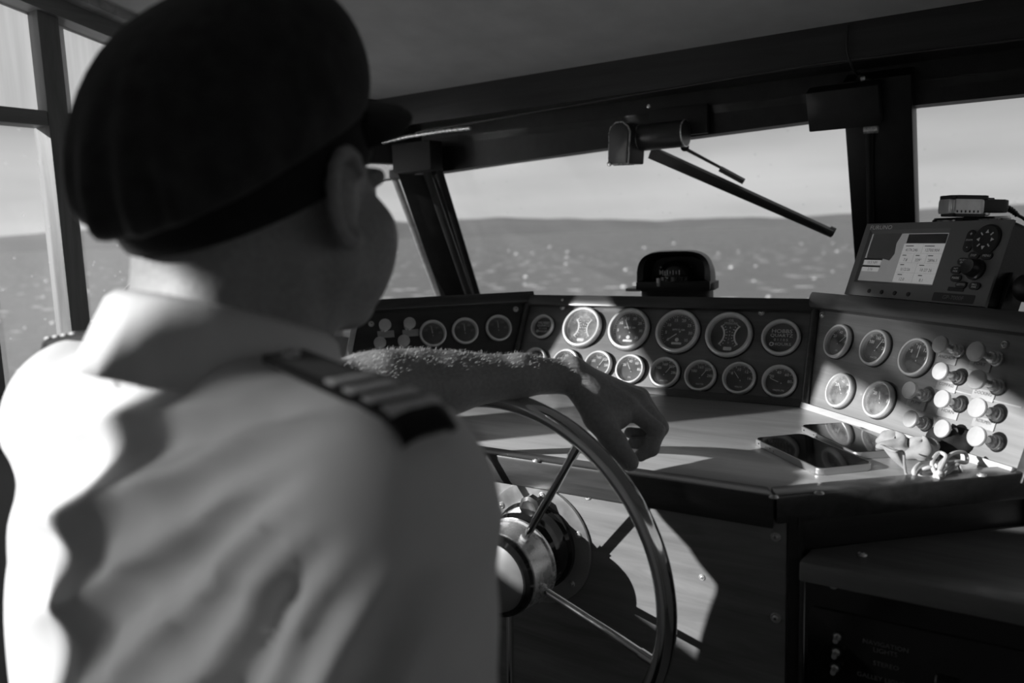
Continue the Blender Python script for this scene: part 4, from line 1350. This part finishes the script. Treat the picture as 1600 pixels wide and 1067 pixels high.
def lump(c, r, seed, amp=.18, nu=26, nv=16):
    rnd = random.Random(seed)
    ph = [(rnd.uniform(1.5, 5), rnd.uniform(1.5, 5), rnd.uniform(0, 6)) for _ in range(6)]
    bm = bmesh.new()
    g = []
    for j in range(nv + 1):
        t = math.pi * j / nv
        row = []
        for i in range(nu):
            p = 2 * math.pi * i / nu
            k = 1 + amp * sum(math.sin(a * p + b * t + q) for a, b, q in [(round(a), b, q) for a, b, q in ph]) / 3
            row.append(bm.verts.new((c[0] + r[0] * k * math.sin(t) * math.cos(p), c[1] + r[1] * k * math.sin(t) * math.sin(p), max(DZ + .0005, c[2] + r[2] * k * math.cos(t)))))
        g.append(row)
    for a, b in zip(g, g[1:]):
        for i in range(nu):
            try: bm.faces.new((a[i], a[(i + 1) % nu], b[(i + 1) % nu], b[i]))
            except ValueError: pass
    bmesh.ops.remove_doubles(bm, verts=bm.verts, dist=1e-5)
    return bm_me('lump', bm)
pouch = empty('pouch', Matrix.Translation(dk(1412, 722, 0)), 'pale crumpled cloth pouch standing among the phones and cord', 'pouch')
p1_, p2_ = dk(1398, 708, 0), dk(1440, 716, 0)
mesh_obj('left_lobe', lump((p1_[0], p1_[1], DZ + .010), (.024, .026, .015), 8, .26, 36, 22), 'pouch', pouch, rel(pouch, IDT), True)
mesh_obj('right_lobe', lump((p2_[0], p2_[1], DZ + .010), (.021, .020, .016), 12, .28, 36, 22), 'pouch', pouch, rel(pouch, IDT), True)
rows = [[dk(1376, 694, .030), dk(1394, 700, .034), dk(1408, 704, .030)],
        [dk(1390, 712, .022), dk(1404, 716, .022), dk(1413, 720, .016)],
        [dk(1410, 730, .008), dk(1414, 734, .006), dk(1417, 740, .003)]]
solid(mesh_obj('front_flap', fold_pts(rows, 16, 8), 'pouch', pouch, rel(pouch, IDT), True), .002)
tube('fold_edge', smoothpath([dk(1376, 696, .031), dk(1396, 705, .034), dk(1411, 706, .031), dk(1413, 724, .016), dk(1416, 741, .003), dk(1424, 745, .003)], 6), .0016, 'pouch', pouch, rel(pouch, IDT))
lc = dk(1486, 708, 0)
bag = mesh_obj('bag', lump((lc[0], lc[1], DZ + .012), (.030, .022, .022), 5, .25), 'dark_bag', None, None, True)
tag(bag, 'dark crumpled bag under the lowest pull switches', 'bag')
cpts = [dk(1430, 745, .002), dk(1428, 735, .010), dk(1440, 723, .014), dk(1458, 722, .012), dk(1466, 736, .006), dk(1452, 730, .012), dk(1436, 738, .006), dk(1440, 746, .003),
        dk(1462, 744, .004), dk(1470, 724, .014), dk(1490, 708, .020), dk(1508, 708, .016), dk(1510, 722, .010), dk(1494, 722, .014), dk(1476, 730, .010), dk(1460, 746, .004),
        dk(1468, 738, .010), dk(1478, 714, .020), dk(1466, 708, .022), dk(1456, 726, .014), dk(1470, 745, .003), dk(1496, 726, .012), dk(1502, 740, .003)]
cr = tube('cord', smoothpath(cpts, 6), .0024, 'cord_white', None, None, 8)
tag(cr, 'white looped cord lying in front of the dark bag', 'cord')
tube('cord_knot', smoothpath([dk(1462, 744, .006), dk(1468, 738, .012), dk(1472, 742, .008), dk(1464, 746, .006)], 5), .0036, 'cord_white', cr)
# dark board with pale edge leaning by the port window
a, b = atx(140, 505, -1.30), atx(235, 410, -1.30)
lb = slab('side_board', [a, b, b + A(0, .05, -.25), a + A(0, .08, -.20)], 'dark_wood', None, (.02, 0, 0))
tag(lb, 'dark sloping board with a pale edge by the port window, behind the collar', 'board')
tube('board_edge', [a + A(.01, 0, 0), b + A(.01, 0, 0)], .004, 'pale_edge', lb)
# ------------------------------------------------------------------ person: volumes turned into one smooth skin
class Vol:
    def __init__(s, lo, hi, h):
        s.lo, s.h = np.array(lo, float), h
        s.n = np.ceil((np.array(hi) - s.lo) / h).astype(int) + 1
        s.D = np.full(s.n, .05, np.float32)
    def region(s, lo, hi):
        a = np.clip(np.floor((np.array(lo) - s.lo) / s.h).astype(int), 0, s.n)
        b = np.clip(np.ceil((np.array(hi) - s.lo) / s.h).astype(int) + 1, 0, s.n)
        sl = tuple(slice(i, j) for i, j in zip(a, b))
        ax = [(s.lo[i] + s.h * np.arange(a[i], b[i])).astype(np.float32) for i in range(3)]
        return sl, ax[0][:, None, None], ax[1][None, :, None], ax[2][None, None, :]
    def _mix(s, sl, d, k, sub=False):
        a = s.D[sl]
        if a.size == 0: return
        if sub:
            d = -d
            hh = np.clip(.5 - .5 * (a - d) / k, 0, 1)
            s.D[sl] = a + (d - a) * hh + k * hh * (1 - hh)
        else:
            hh = np.clip(.5 + .5 * (a - d) / k, 0, 1)
            s.D[sl] = a + (d - a) * hh - k * hh * (1 - hh)
    def cone(s, a, b, r0, r1, k=.01, sub=False):
        a, b = np.array(a, float), np.array(b, float)
        m_ = max(r0, r1) + .045
        sl, X, Y, Z = s.region(np.minimum(a, b) - m_, np.maximum(a, b) + m_)
        ba = b - a
        L = max(ba @ ba, 1e-9)
        px_, py_, pz_ = X - a[0], Y - a[1], Z - a[2]
        t = np.clip((px_ * ba[0] + py_ * ba[1] + pz_ * ba[2]) / L, 0, 1)
        d = np.sqrt((px_ - t * ba[0]) ** 2 + (py_ - t * ba[1]) ** 2 + (pz_ - t * ba[2]) ** 2) - (r0 + (r1 - r0) * t)
        s._mix(sl, d, k, sub)
    def chain(s, pts, rs, k=.01):
        for i in range(len(pts) - 1): s.cone(pts[i], pts[i + 1], rs[i], rs[i + 1], k)
    def ell(s, c, r, axes=None, k=.01, sub=False):
        c, r = np.array(c, float), np.array(r, float)
        m_ = r.max() + .045
        sl, X, Y, Z = s.region(c - m_, c + m_)
        px_, py_, pz_ = X - c[0], Y - c[1], Z - c[2]
        if axes is not None:
            px_, py_, pz_ = [px_ * a[0] + py_ * a[1] + pz_ * a[2] for a in axes]
        k0 = np.sqrt((px_ / r[0]) ** 2 + (py_ / r[1]) ** 2 + (pz_ / r[2]) ** 2) + 1e-6
        k1 = np.sqrt((px_ / r[0] ** 2) ** 2 + (py_ / r[1] ** 2) ** 2 + (pz_ / r[2] ** 2) ** 2) + 1e-6
        s._mix(sl, k0 * (k0 - 1) / k1, k, sub)
    def at(s, P):
        q = (np.array(P) - s.lo) / s.h
        i = np.clip(q.astype(int), 0, s.n - 2)
        f = q - i
        v = 0.0
        for a in (0, 1):
            for b in (0, 1):
                for c in (0, 1):
                    w_ = (f[0] if a else 1 - f[0]) * (f[1] if b else 1 - f[1]) * (f[2] if c else 1 - f[2])
                    v += w_ * s.D[i[0] + a, i[1] + b, i[2] + c]
        return v
    def drop(s, P, d, L=.3):
        """walk from P along d to the surface"""
        P, d = np.array(P, float), unit(d)
        t = 0
        while t < L:
            if s.at(P + d * t) < 0: return P + d * t
            t += .001
        return P + d * L
    def mesh(s, name):
        D = s.D
        S_ = D < 0
        n = D.shape
        c = S_[:-1, :-1, :-1]
        anyp = np.zeros(c.shape, bool); allp = np.ones(c.shape, bool)
        for a in (0, 1):
            for b in (0, 1):
                for e in (0, 1):
                    q = S_[a:n[0] - 1 + a, b:n[1] - 1 + b, e:n[2] - 1 + e]
                    anyp |= q; allp &= q
        act = np.argwhere(anyp & ~allp)
        idx = np.full(c.shape, -1, np.int32)
        idx[act[:, 0], act[:, 1], act[:, 2]] = np.arange(len(act))
        acc = np.zeros((len(act), 3)); cnt = np.zeros(len(act))
        cor = [(a, b, e) for a in (0, 1) for b in (0, 1) for e in (0, 1)]
        for p in cor:
            for ax in range(3):
                if p[ax]: continue
                q = list(p); q[ax] = 1
                d0 = D[act[:, 0] + p[0], act[:, 1] + p[1], act[:, 2] + p[2]]
                d1 = D[act[:, 0] + q[0], act[:, 1] + q[1], act[:, 2] + q[2]]
                m_ = (d0 < 0) != (d1 < 0)
                t = np.where(m_, d0 / np.where(m_, d0 - d1, 1), 0)
                pos = np.tile(np.array(p, float), (len(act), 1))
                pos[:, ax] += t
                acc[m_] += pos[m_]; cnt[m_] += 1
        V = s.lo + s.h * (act + acc / np.maximum(cnt, 1)[:, None])
        faces = []
        for ax in range(3):
            o1, o2 = [(1, 2), (2, 0), (0, 1)][ax]
            sl0 = [slice(1, -1)] * 3; sl1 = [slice(1, -1)] * 3
            sl0[ax] = slice(0, -1); sl1[ax] = slice(1, None)
            a_, b_ = S_[tuple(sl0)], S_[tuple(sl1)]
            e = np.argwhere(a_ != b_)
            if not len(e): continue
            flip = a_[e[:, 0], e[:, 1], e[:, 2]]
            base = e + 1
            base[:, ax] -= 1
            def cell(d1, d2):
                g = base.copy()
                g[:, o1] -= d1; g[:, o2] -= d2
                return idx[g[:, 0], g[:, 1], g[:, 2]]
            q = np.stack([cell(1, 1), cell(0, 1), cell(0, 0), cell(1, 0)], 1)
            q[~flip] = q[~flip][:, ::-1]
            faces.append(q)
        Fq = np.concatenate(faces)
        Fq = Fq[(Fq >= 0).all(1)]
        return V, Fq
def np_mesh(name, V, Q):
    me = bpy.data.meshes.new(name)
    me.vertices.add(len(V))
    me.vertices.foreach_set('co', V.astype(np.float32).ravel())
    me.loops.add(len(Q) * 4)
    me.loops.foreach_set('vertex_index', Q.astype(np.int32).ravel())
    me.polygons.add(len(Q))
    me.polygons.foreach_set('loop_start', (np.arange(len(Q)) * 4).astype(np.int32))
    me.update()
    me.validate()
    me.shade_smooth()
    return me
def vnormals(V, Q):
    n = np.cross(V[Q[:, 2]] - V[Q[:, 0]], V[Q[:, 3]] - V[Q[:, 1]])
    N_ = np.zeros_like(V)
    for k in range(4): np.add.at(N_, Q[:, k], n)
    return N_ / (np.linalg.norm(N_, axis=1, keepdims=True) + 1e-12)
def relax(V, Q, it=2, f=.5):
    for _ in range(it):
        S_ = np.zeros_like(V); c = np.zeros(len(V))
        for k in range(4):
            for j in (1, 3):
                np.add.at(S_, Q[:, k], V[Q[:, (k + j) % 4]]); np.add.at(c, Q[:, k], 1)
        V = V * (1 - f) + f * S_ / np.maximum(c, 1)[:, None]
    return V

# --- pose
HC = A(-.490, .408, 1.283)
HYAW = math.radians(6)
hR = A(math.cos(HYAW), math.sin(HYAW), 0)
hF = A(-math.sin(HYAW), math.cos(HYAW), 0)
hU = A(0, 0, 1)
def HP_(x, y, z): return HC + hR * x + hF * y + hU * z
TY = math.radians(-7)                 # torso turned to starboard
tR = A(math.cos(TY), math.sin(TY), 0)
tF = A(-math.sin(TY), math.cos(TY), 0)
TC = A(-.499, .360, 0)
def TP(x, y, z): return TC + tR * x + tF * y + A(0, 0, z)
NB = TP(0, -.005, 1.135)
SHR, SHL = TP(.188, -.014, 1.088), TP(-.220, .0, 1.095)
ELR, WRR = TP(.205, -.03, .82), TP(.215, .08, .59)
ELL = atd(505, 622, .86)
WRL = atd(886, 588, 1.000)

bv = Vol((-.80, .18, .46), (-.16, 1.04, 1.43), .0027)
ax_h = (hR, hF, hU)
bv.ell(HP_(0, -.014, .032), (.076, .097, .088), ax_h, .01)
bv.ell(HP_(0, .028, -.034), (.062, .066, .068), ax_h, .03)
for sg in (-1, 1):
    bv.cone(HP_(.050 * sg, .008, -.052), HP_(.016 * sg, .074, -.086), .024, .020, .025)
    bv.ell(HP_(.042 * sg, .058, -.026), (.026, .030, .024), ax_h, .02)          # cheek bones
    bv.ell(HP_(.043 * sg, .048, -.046), (.026, .034, .036), ax_h, .025)         # cheeks
    bv.ell(HP_(.032 * sg, .088, .004), (.014, .012, .010), ax_h, .010, True)     # eye sockets
    bv.cone(HP_(.014 * sg, .092, .017), HP_(.048 * sg, .078, .017), .008, .007, .012)
    bv.ell(HP_(.032 * sg, .078, .003), (.012, .012, .011), ax_h, .004)           # eye balls under the lids
    # ears
    for k in range(10):
        a0, a1 = math.radians(-115 + 26 * k), math.radians(-115 + 26 * (k + 1))
        e0 = HP_((.080 + .010) * sg, -.012 - .017 * math.cos(a0) * 1.0, -.004 + .031 * math.sin(a0))
        e1 = HP_((.080 + .010) * sg, -.012 - .017 * math.cos(a1) * 1.0, -.004 + .031 * math.sin(a1))
        bv.cone(e0, e1, .0045, .0045, .004)
    bv.ell(HP_(.080 * sg, -.008, -.004), (.009, .015, .028), ax_h, .008)
    bv.ell(HP_(.084 * sg, -.004, -.032), (.006, .009, .009), ax_h, .006)
bv.cone(HP_(0, .092, .008), HP_(0, .112, -.030), .0075, .0115, .012)              # nose
bv.ell(HP_(0, .100, -.034), (.017, .012, .009), ax_h, .008)
bv.ell(HP_(0, .088, -.058), (.022, .012, .006), ax_h, .006)                       # lips
bv.ell(HP_(0, .087, -.069), (.020, .012, .007), ax_h, .006)
bv.ell(HP_(0, .080, -.086), (.022, .016, .015), ax_h, .015)                       # chin
bv.cone(HP_(0, -.030, -.050), NB + A(0, 0, .02), .056, .060, .03)                 # neck
bv.cone(HP_(0, .005, -.065), NB + tF * .02, .045, .05, .03)
for sg in (-1, 1):                                                              # neck muscles
    bv.cone(HP_(.045 * sg, -.035, -.045), NB + tR * .030 * sg + tF * .035, .018, .016, .02)
    bv.cone(HP_(.025 * sg, -.062, -.040), NB + tR * .030 * sg - tF * .02, .024, .026, .03)
bv.cone(NB - hU * .045, SHR, .050, .050, .02)
bv.cone(NB - hU * .045, SHL, .050, .050, .02)
ax_t = (tR, tF, hU)
bv.ell(TP(0, .025, .96), (.148, .092, .165), ax_t, .03)
bv.ell(TP(0, .030, .74), (.125, .085, .22), ax_t, .04)
bv.chain([SHR, (SHR + ELR) / 2, ELR], [.050, .045, .038], .02)
bv.chain([ELR, ELR * .6 + WRR * .4, WRR], [.038, .039, .026], .02)
bv.chain([SHL, (SHL + ELL) / 2, ELL], [.050, .046, .040], .02)
# left forearm
f1, f2, f3 = atd(600, 607, .895), atd(700, 600, .935), atd(810, 587, .975)
bv.chain([ELL, f1, f2, f3, WRL], [.037, .0385, .0335, .0245, .0215], .015)
bv.chain([atd(560, 590, .90), atd(650, 584, .925), atd(760, 582, .965)], [.024, .023, .015], .02)
bv.cone(atd(893, 574, 1.003), atd(896, 573, 1.005), .0125, .0125, .012)          # wrist bone
# left hand, hanging over the rim
MC = [atd(980, 634, .990), atd(996, 624, 1.008), atd(1000, 620, 1.030), atd(993, 620, 1.050)]
WB_ = [atd(896, 592, .992), atd(900, 588, 1.002), atd(900, 588, 1.014), atd(898, 590, 1.024)]
for a, b, r0, r1 in zip(WB_, MC, (.0175, .0175, .0165, .015), (.0125, .0125, .012, .011)):
    bv.cone(a, b, r0, r1, .012)
bv.cone(atd(930, 622, .985), atd(960, 640, .992), .018, .016, .015)
FING = [
    ([MC[0], atd(1026, 672, .990), atd(1018, 701, .985), atd(1000, 712, .982)], [.0118, .0102, .0092, .0078]),
    ([MC[1], atd(1032, 668, 1.010), atd(1020, 692, 1.000), atd(990, 692, .994)], [.0118, .0102, .0092, .0078]),
    ([MC[2], atd(1028, 660, 1.030), atd(1012, 680, 1.018), atd(984, 676, 1.006)], [.0114, .0098, .0088, .0075]),
    ([MC[3], atd(1016, 654, 1.055), atd(1010, 676, 1.044), atd(996, 680, 1.034)], [.0102, .0088, .0080, .0068])]
for pts, rs in FING: bv.chain(pts, rs, .004)
TH = [atd(912, 612, .985), atd(934, 652, .966), atd(960, 692, .957), atd(984, 722, .950)]
bv.chain(TH, [.0190, .0165, .0140, .0112], .008)
bv.ell(atd(948, 650, .980), (.017, .012, .018), None, .014)
bv.ell(atd(964, 652, .986), (.015, .013, .014), None, .014)
# right hand, relaxed by the thigh
hd = unit(WRR - ELR)
pal = WRR + hd * .075
side = unit(np.cross(hd, tR))
bv.cone(WRR, pal - side * .014, .024, .018, .015)
bv.cone(WRR, pal + side * .014, .022, .017, .015)
for k in range(4):
    o_ = pal + side * (-.026 + .0175 * k)
    L_ = (.038, .042, .040, .031)[k]
    p1 = o_ + hd * L_ - tR * .006
    p2 = p1 + hd * L_ * .55 - tR * .016
    p3 = p2 + hd * L_ * .30 - tR * .016
    bv.chain([o_, p1, p2, p3], [.0105, .0092, .0085, .0072], .004)
t0_ = WRR + hd * .02 - side * .02
bv.chain([t0_, t0_ + hd * .035 - side * .022 - tR * .010, t0_ + hd * .065 - side * .028 - tR * .016], [.016, .0125, .0095], .006)
V, Q = bv.mesh('body')
V = relax(V, Q, 1, .4)
per = empty('person', Matrix.Translation((TC[0], TC[1] + .03, FZ)), 'person in white uniform shirt and dark cap seen from behind, hand on the wheel', 'person')
bodyo = mesh_obj('body', np_mesh('body', V, Q), 'skin', per, rel(per, IDT))
BODY_V, BODY_Q = V, Q
# nails
def nail(tip, prev, nrm_, r):
    d = unit(tip - prev)
    n_ = unit(nrm_ - d * (nrm_ @ d))
    s_ = np.cross(n_, d)
    M = Matrix.Identity(4)
    c = tip + n_ * r * .86 - d * .002
    for i in range(3): M[i][0], M[i][1], M[i][2], M[i][3] = s_[i], d[i], n_[i], c[i]
    me = prism_me(rrect(r * 1.25, r * 1.5, r * .5, 4), .0012, .0005)
    return mesh_obj('nail', me, 'nail', bodyo, rel(bodyo, M))
nail(TH[3], TH[2], -FW * .5 - RT * .3 - UP * .6, .0098)

# --- shirt
sv = Vol((-.90, .12, .52), (-.14, .80, 1.26), .005)
sv.ell(TP(-.005, .020, .985), (.205, .118, .175), ax_t, .03)
sv.ell(TP(-.01, .025, .80), (.198, .125, .27), ax_t, .05)
sv.ell(TP(-.165, .01, .86), (.10, .10, .20), ax_t, .06)
sv.ell(TP(0, .035, .64), (.150, .110, .10), ax_t, .05)
sv.ell(TP(.095, -.040, .985), (.105, .052, .17), ax_t, .08)       # shoulder blades
sv.ell(TP(-.105, -.038, .985), (.110, .055, .17), ax_t, .08)
sv.cone(NB + A(0, 0, -.028), SHR + A(0, 0, .008), .060, .063, .04)
sv.cone(NB + A(0, 0, -.028), SHL + A(0, 0, .008), .060, .063, .04)
sR = SHR * .40 + ELR * .60
sv.chain([SHR, sR], [.068, .072], .03)
sv.cone(sR, sR + unit(ELR - SHR) * .05, .072, .074, .02)
sL = SHL * .35 + ELL * .65
sv.chain([SHL, sL], [.068, .060], .03)
SV_, SQ = sv.mesh('shirt')
SV_ = relax(SV_, SQ, 3, .5)
Nn = vnormals(SV_, SQ)
loc = SV_ - TC
la, lf, lz = loc @ tR, loc @ tF, SV_[:, 2]
# folds that fan out from the right shoulder seam, over the back
dx, dz = la - .300, lz - 1.185
rr_ = np.hypot(dx, dz); ph_ = np.arctan2(-dz, -dx)         # 0 = towards the spine, pi/2 = straight down
win = np.clip((rr_ - .10) / .05, 0, 1) * np.clip((.52 - rr_) / .22, 0, 1) * np.clip((.04 - lf) / .04, 0, 1) * np.clip((ph_ - .05) / .12, 0, 1) * np.clip((1.45 - ph_) / .25, 0, 1) * np.clip((Nn @ (-tF) - .12) / .3, 0, 1)
wob = .4 * np.sin(rr_ * 13 + 1.0) + .12 * np.sin(la * 40 + lz * 23) - 2.2 * (rr_ - .25)
fold = (1 - 2 * np.abs(np.sin(ph_ * 19 + .9 * wob + .6)) ** .8) + .6 * np.sin(ph_ * 17 + 1.3 * wob + 2.0)
disp = .0088 * win * fold
# long soft drape down the middle and left of the back
dw = np.clip((1.06 - lz) / .2, 0, 1) * (lf < .06)
disp += .0040 * dw * np.sin((la + .20 * (lz - .9) + .35 * (lz - .9) ** 2) * 62 + .8 * np.sin(lz * 14))
disp += .0012 * np.sin(la * 90 + lz * 55 + 2 * np.sin(lz * 30)) * (lf < .08)
# yoke seam step across the shoulders
disp += .0018 * (np.tanh((lz - 1.055 - .10 * np.abs(la)) / .004)) * (lf < .03)
SV_ = relax(SV_ + Nn * disp[:, None], SQ, 2, .5)
shirt = mesh_obj('shirt', np_mesh('shirt', SV_, SQ), 'shirt', per, rel(per, IDT))
# collar: stand and folded leaf round the neck
def collar():
    bm = bmesh.new()
    n = 56
    prof = [(.058, -.020), (.060, .020), (.0615, .034), (.0655, .037), (.0700, .032), (.0745, .016), (.0790, -.002), (.0815, -.012), (.0795, -.0125), (.0765, -.003)]
    axu = unit(HC - NB + A(0, 0, .10))
    axr = unit(np.cross(tF, axu)); axf = np.cross(axu, axr)
    C0 = NB + axu * .030 + tF * .004
    rows = []
    for i in range(n + 1):
        a = math.radians(-90 - 172 + 344 * i / n)     # runs round the back, open at the throat
        back = .5 - .5 * math.sin(a)
        row = []
        for j, (r, z) in enumerate(prof):
            w_ = .0
            if j in (5, 6, 7): w_ = .0022 * math.sin(i * 2.1) * back * (j - 4) / 3
            row.append(bm.verts.new(C0 + axr * (r + w_) * math.cos(a) * 1.14 + axf * (r + w_) * math.sin(a) * 1.16 + axu * (z * (1.0 + .15 * back) - .012 * (1 - back))))
        rows.append(row)
    for a, b in zip(rows, rows[1:]):
        for k in range(len(prof) - 1):
            bm.faces.new((a[k], a[k + 1], b[k + 1], b[k]))
    return bm_me('collar', bm)
co2 = mesh_obj('collar', collar(), 'shirt', per, rel(per, IDT), True)
solid(co2, .002)
# shoulder boards
def board_on(S0, S1, wd, name='epaulette'):
    d = unit(S1 - S0)
    sd = unit(np.cross(d, (0, 0, 1)))
    up = np.cross(sd, d)
    nu, nv = 14, 6
    def strip(t0, t1, w_, lift):
        g = []
        for i in range(nu + 1):
            t = t0 + (t1 - t0) * i / nu
            wt = w_ * (1 - .18 * (1 - t))
            row = []
            for j in range(nv + 1):
                q = S0 + (S1 - S0) * t + sd * wt * (j / nv - .5) + up * .06
                p = sv.drop(q, -up, .14)
                row.append(p + up * lift)
            g.append(row)
        bm = bmesh.new()
        gv = [[bm.verts.new(p) for p in r] for r in g]
        for a, b in zip(gv, gv[1:]):
            for k in range(nv): bm.faces.new((a[k], a[k + 1], b[k + 1], b[k]))
        return bm_me('strip', bm)
    e = mesh_obj(name, strip(0, 1, wd, .010), 'epaulette_cloth', per, rel(per, IDT), True)
    solid(e, .005)
    for k in range(4):
        t = .48 + .125 * k
        s_ = mesh_obj('stripe', strip(t, t + .060, wd * .97, .0138), 'stripe', e, rel(e, IDT), True)
        solid(s_, .0018)
    b_ = sv.drop(S0 + (S1 - S0) * .06 + up * .06, -up, .14) + up * .012
    mesh_obj('button', lathe_me([(.006, 0), (.006, .002), (.004, .0035), (0, .004)], 14), 'steel', e, rel(e, align_z(b_, up)))
    return e
board_on(NB * .48 + SHR * .52 - tF * .004, SHR + tR * .046 - tF * .004, .036)
board_on(NB * .48 + SHL * .52 - tF * .004, SHL - tR * .046 - tF * .004, .036)
# trousers and shoes, below the frame
tv = Vol((-.80, .18, FZ), (-.18, .62, .70), .008)
tv.ell(TP(0, .03, .56), (.150, .110, .11), ax_t, .04)
for sg in (-1, 1):
    tv.chain([TP(.085 * sg, .03, .52), TP(.095 * sg, .05, .12), TP(.10 * sg, .02, FZ + .07)], [.088, .065, .055], .03)
TV, TQ = tv.mesh('trousers')
mesh_obj('trousers', np_mesh('trousers', relax(TV, TQ, 2), TQ), 'trouser', per, rel(per, IDT))
for sg in (-1, 1):
    hv = Vol((-.85, .15, FZ - .01), (-.15, .66, FZ + .13), .006)
    hv.chain([TP(.10 * sg, .0, FZ + .045), TP(.105 * sg, .09, FZ + .036), TP(.11 * sg, .17, FZ + .032)], [.042, .038, .033], .02)
    hV, hQ = hv.mesh('shoe')
    hV[:, 2] = np.maximum(hV[:, 2], FZ + .001)
    mesh_obj('shoe', np_mesh('shoe', hV, hQ), 'gloss_black', per, rel(per, IDT))

# --- cap
CT = math.radians(25)
cF = hF * math.cos(CT) + hU * math.sin(CT)
cU = -hF * math.sin(CT) + hU * math.cos(CT)
CO = HC + cU * .010 - cF * .006
def CP(x, y, z): return CO + hR * x + cF * y + cU * z
def cap_ring(rows, n=72, close_top=False):
    bm = bmesh.new()
    g = []
    for j, (rho, h_, sag, plt) in enumerate(rows):
        row = []
        for i in range(n):
            a = 2 * math.pi * i / n
            c, s = math.cos(a), math.sin(a)
            back = max(0.0, -s)
            r = rho * (1 + plt * (back ** 1.5) * math.sin(a * 17 + 1.2 * math.sin(a * 5)))
            row.append(bm.verts.new(CP(.0835 * r * c, .1045 * r * s - .004 * max(0, rho - 1) / .4 + .024 * max(0.0, h_ - .04) / .1, h_ - sag * back ** 1.3 + .010 * max(0, rho - 1) / .4 * max(0, s))))
        g.append(row)
    for a, b in zip(g, g[1:]):
        for i in range(n):
            bm.faces.new((a[i], a[(i + 1) % n], b[(i + 1) % n], b[i]))
    if close_top: bm.faces.new(g[-1])
    return bm_me('cap', bm)
crown_rows = [(1.00, .030, 0, 0), (1.05, .030, .006, .004), (1.10, .032, .016, .022), (1.16, .040, .022, .040), (1.19, .054, .024, .046), (1.17, .072, .022, .038), (1.10, .092, .018, .022), (.97, .110, .014, .010), (.80, .123, .010, .003), (.56, .132, .006, 0), (.28, .137, .003, 0), (.06, .137, 0, 0)]
cap = mesh_obj('cap', cap_ring(crown_rows, 96, True), 'cap_cloth', per, rel(per, IDT), True)
md = cap.modifiers.new('soft', 'SUBSURF'); md.levels = 1; md.render_levels = 1
band = mesh_obj('cap_band', cap_ring([(.985, -.002, 0, 0), (1.012, -.002, 0, 0), (1.022, .004, 0, 0), (1.024, .030, 0, 0), (1.012, .036, 0, 0), (.98, .036, 0, 0)], 64), 'band_cloth', cap, rel(cap, IDT), True)
def visor():
    bm = bmesh.new()
    n, m_ = 22, 7
    g = []
    for i in range(n + 1):
        a = math.radians(28 + 124 * i / n)
        w_ = math.sin(math.pi * i / n) ** .6
        row = []
        for j in range(m_ + 1):
            t = j / m_
            ext = .062 * w_ * t
            row.append(bm.verts.new(CP((.0855 + ext * .55) * math.cos(a), .1065 * math.sin(a) + ext * .95, .024 - .012 * t * w_ - .020 * t * t * abs(math.cos(a)))))
        g.append(row)
    for a, b in zip(g, g[1:]):
        for k in range(m_): bm.faces.new((a[k], a[k + 1], b[k + 1], b[k]))
    return bm_me('visor', bm)
vo_ = solid(mesh_obj('visor', visor(), 'band_cloth', cap, rel(cap, IDT), True), .004)
for sg in (-1, 1):
    a = math.radians(90 - 52 * sg)
    bpos = CP(.0875 * math.cos(a), .109 * math.sin(a), .012)
    mesh_obj('cap_button', lathe_me([(.0075, 0), (.0075, .002), (.005, .0045), (0, .005)], 18), 'steel', cap, rel(cap, align_z(bpos, hR * math.cos(a) + cF * math.sin(a))))
ch = [CP(.0870 * math.cos(math.radians(t)), .109 * math.sin(math.radians(t)), .012) for t in range(38, 144, 4)]
mesh_obj('chin_cord', tube_me(ch, .0026, 8), 'band_cloth', cap, rel(cap, IDT))

# --- fine hair along the lit side of the forearm
def arm_hair():
    Nb = vnormals(BODY_V, BODY_Q)
    axis0, axis1 = f1, WRL
    d = axis1 - axis0
    t = (BODY_V - axis0) @ d / (d @ d)
    dist = np.linalg.norm(BODY_V - axis0 - t[:, None] * d, axis=1)
    ok = np.where((t > -.25) & (t < .98) & (dist < .07) & (Nb @ A(-.35, -.25, .9) > .15))[0]
    rnd = np.random.default_rng(4)
    pick = rnd.choice(ok, min(1300, len(ok)), replace=False)
    vs, fs = [], []
    dd = unit(d)
    for i in pick:
        p, n_ = BODY_V[i], Nb[i]
        L_ = rnd.uniform(.003, .0065)
        dr = unit(n_ * .75 + dd * rnd.uniform(.3, 1.0) + rnd.normal(0, .35, 3))
        s_ = unit(np.cross(dr, n_) + 1e-6) * .00019
        k = len(vs)
        mid = p + dr * L_ * .5 + n_ * .0006
        tip = p + dr * L_ + dd * L_ * .25
        vs += [p - s_, p + s_, mid + s_ * .8, mid - s_ * .8, tip]
        fs += [(k, k + 1, k + 2, k + 3), (k + 3, k + 2, k + 4)]
    me = bpy.data.meshes.new('arm_hair')
    me.from_pydata([tuple(v) for v in vs], [], fs)
    o = mesh_obj('arm_hair', me, 'hair', per, rel(per, IDT))
    tag(o, None, None, None, 'stuff')
arm_hair()
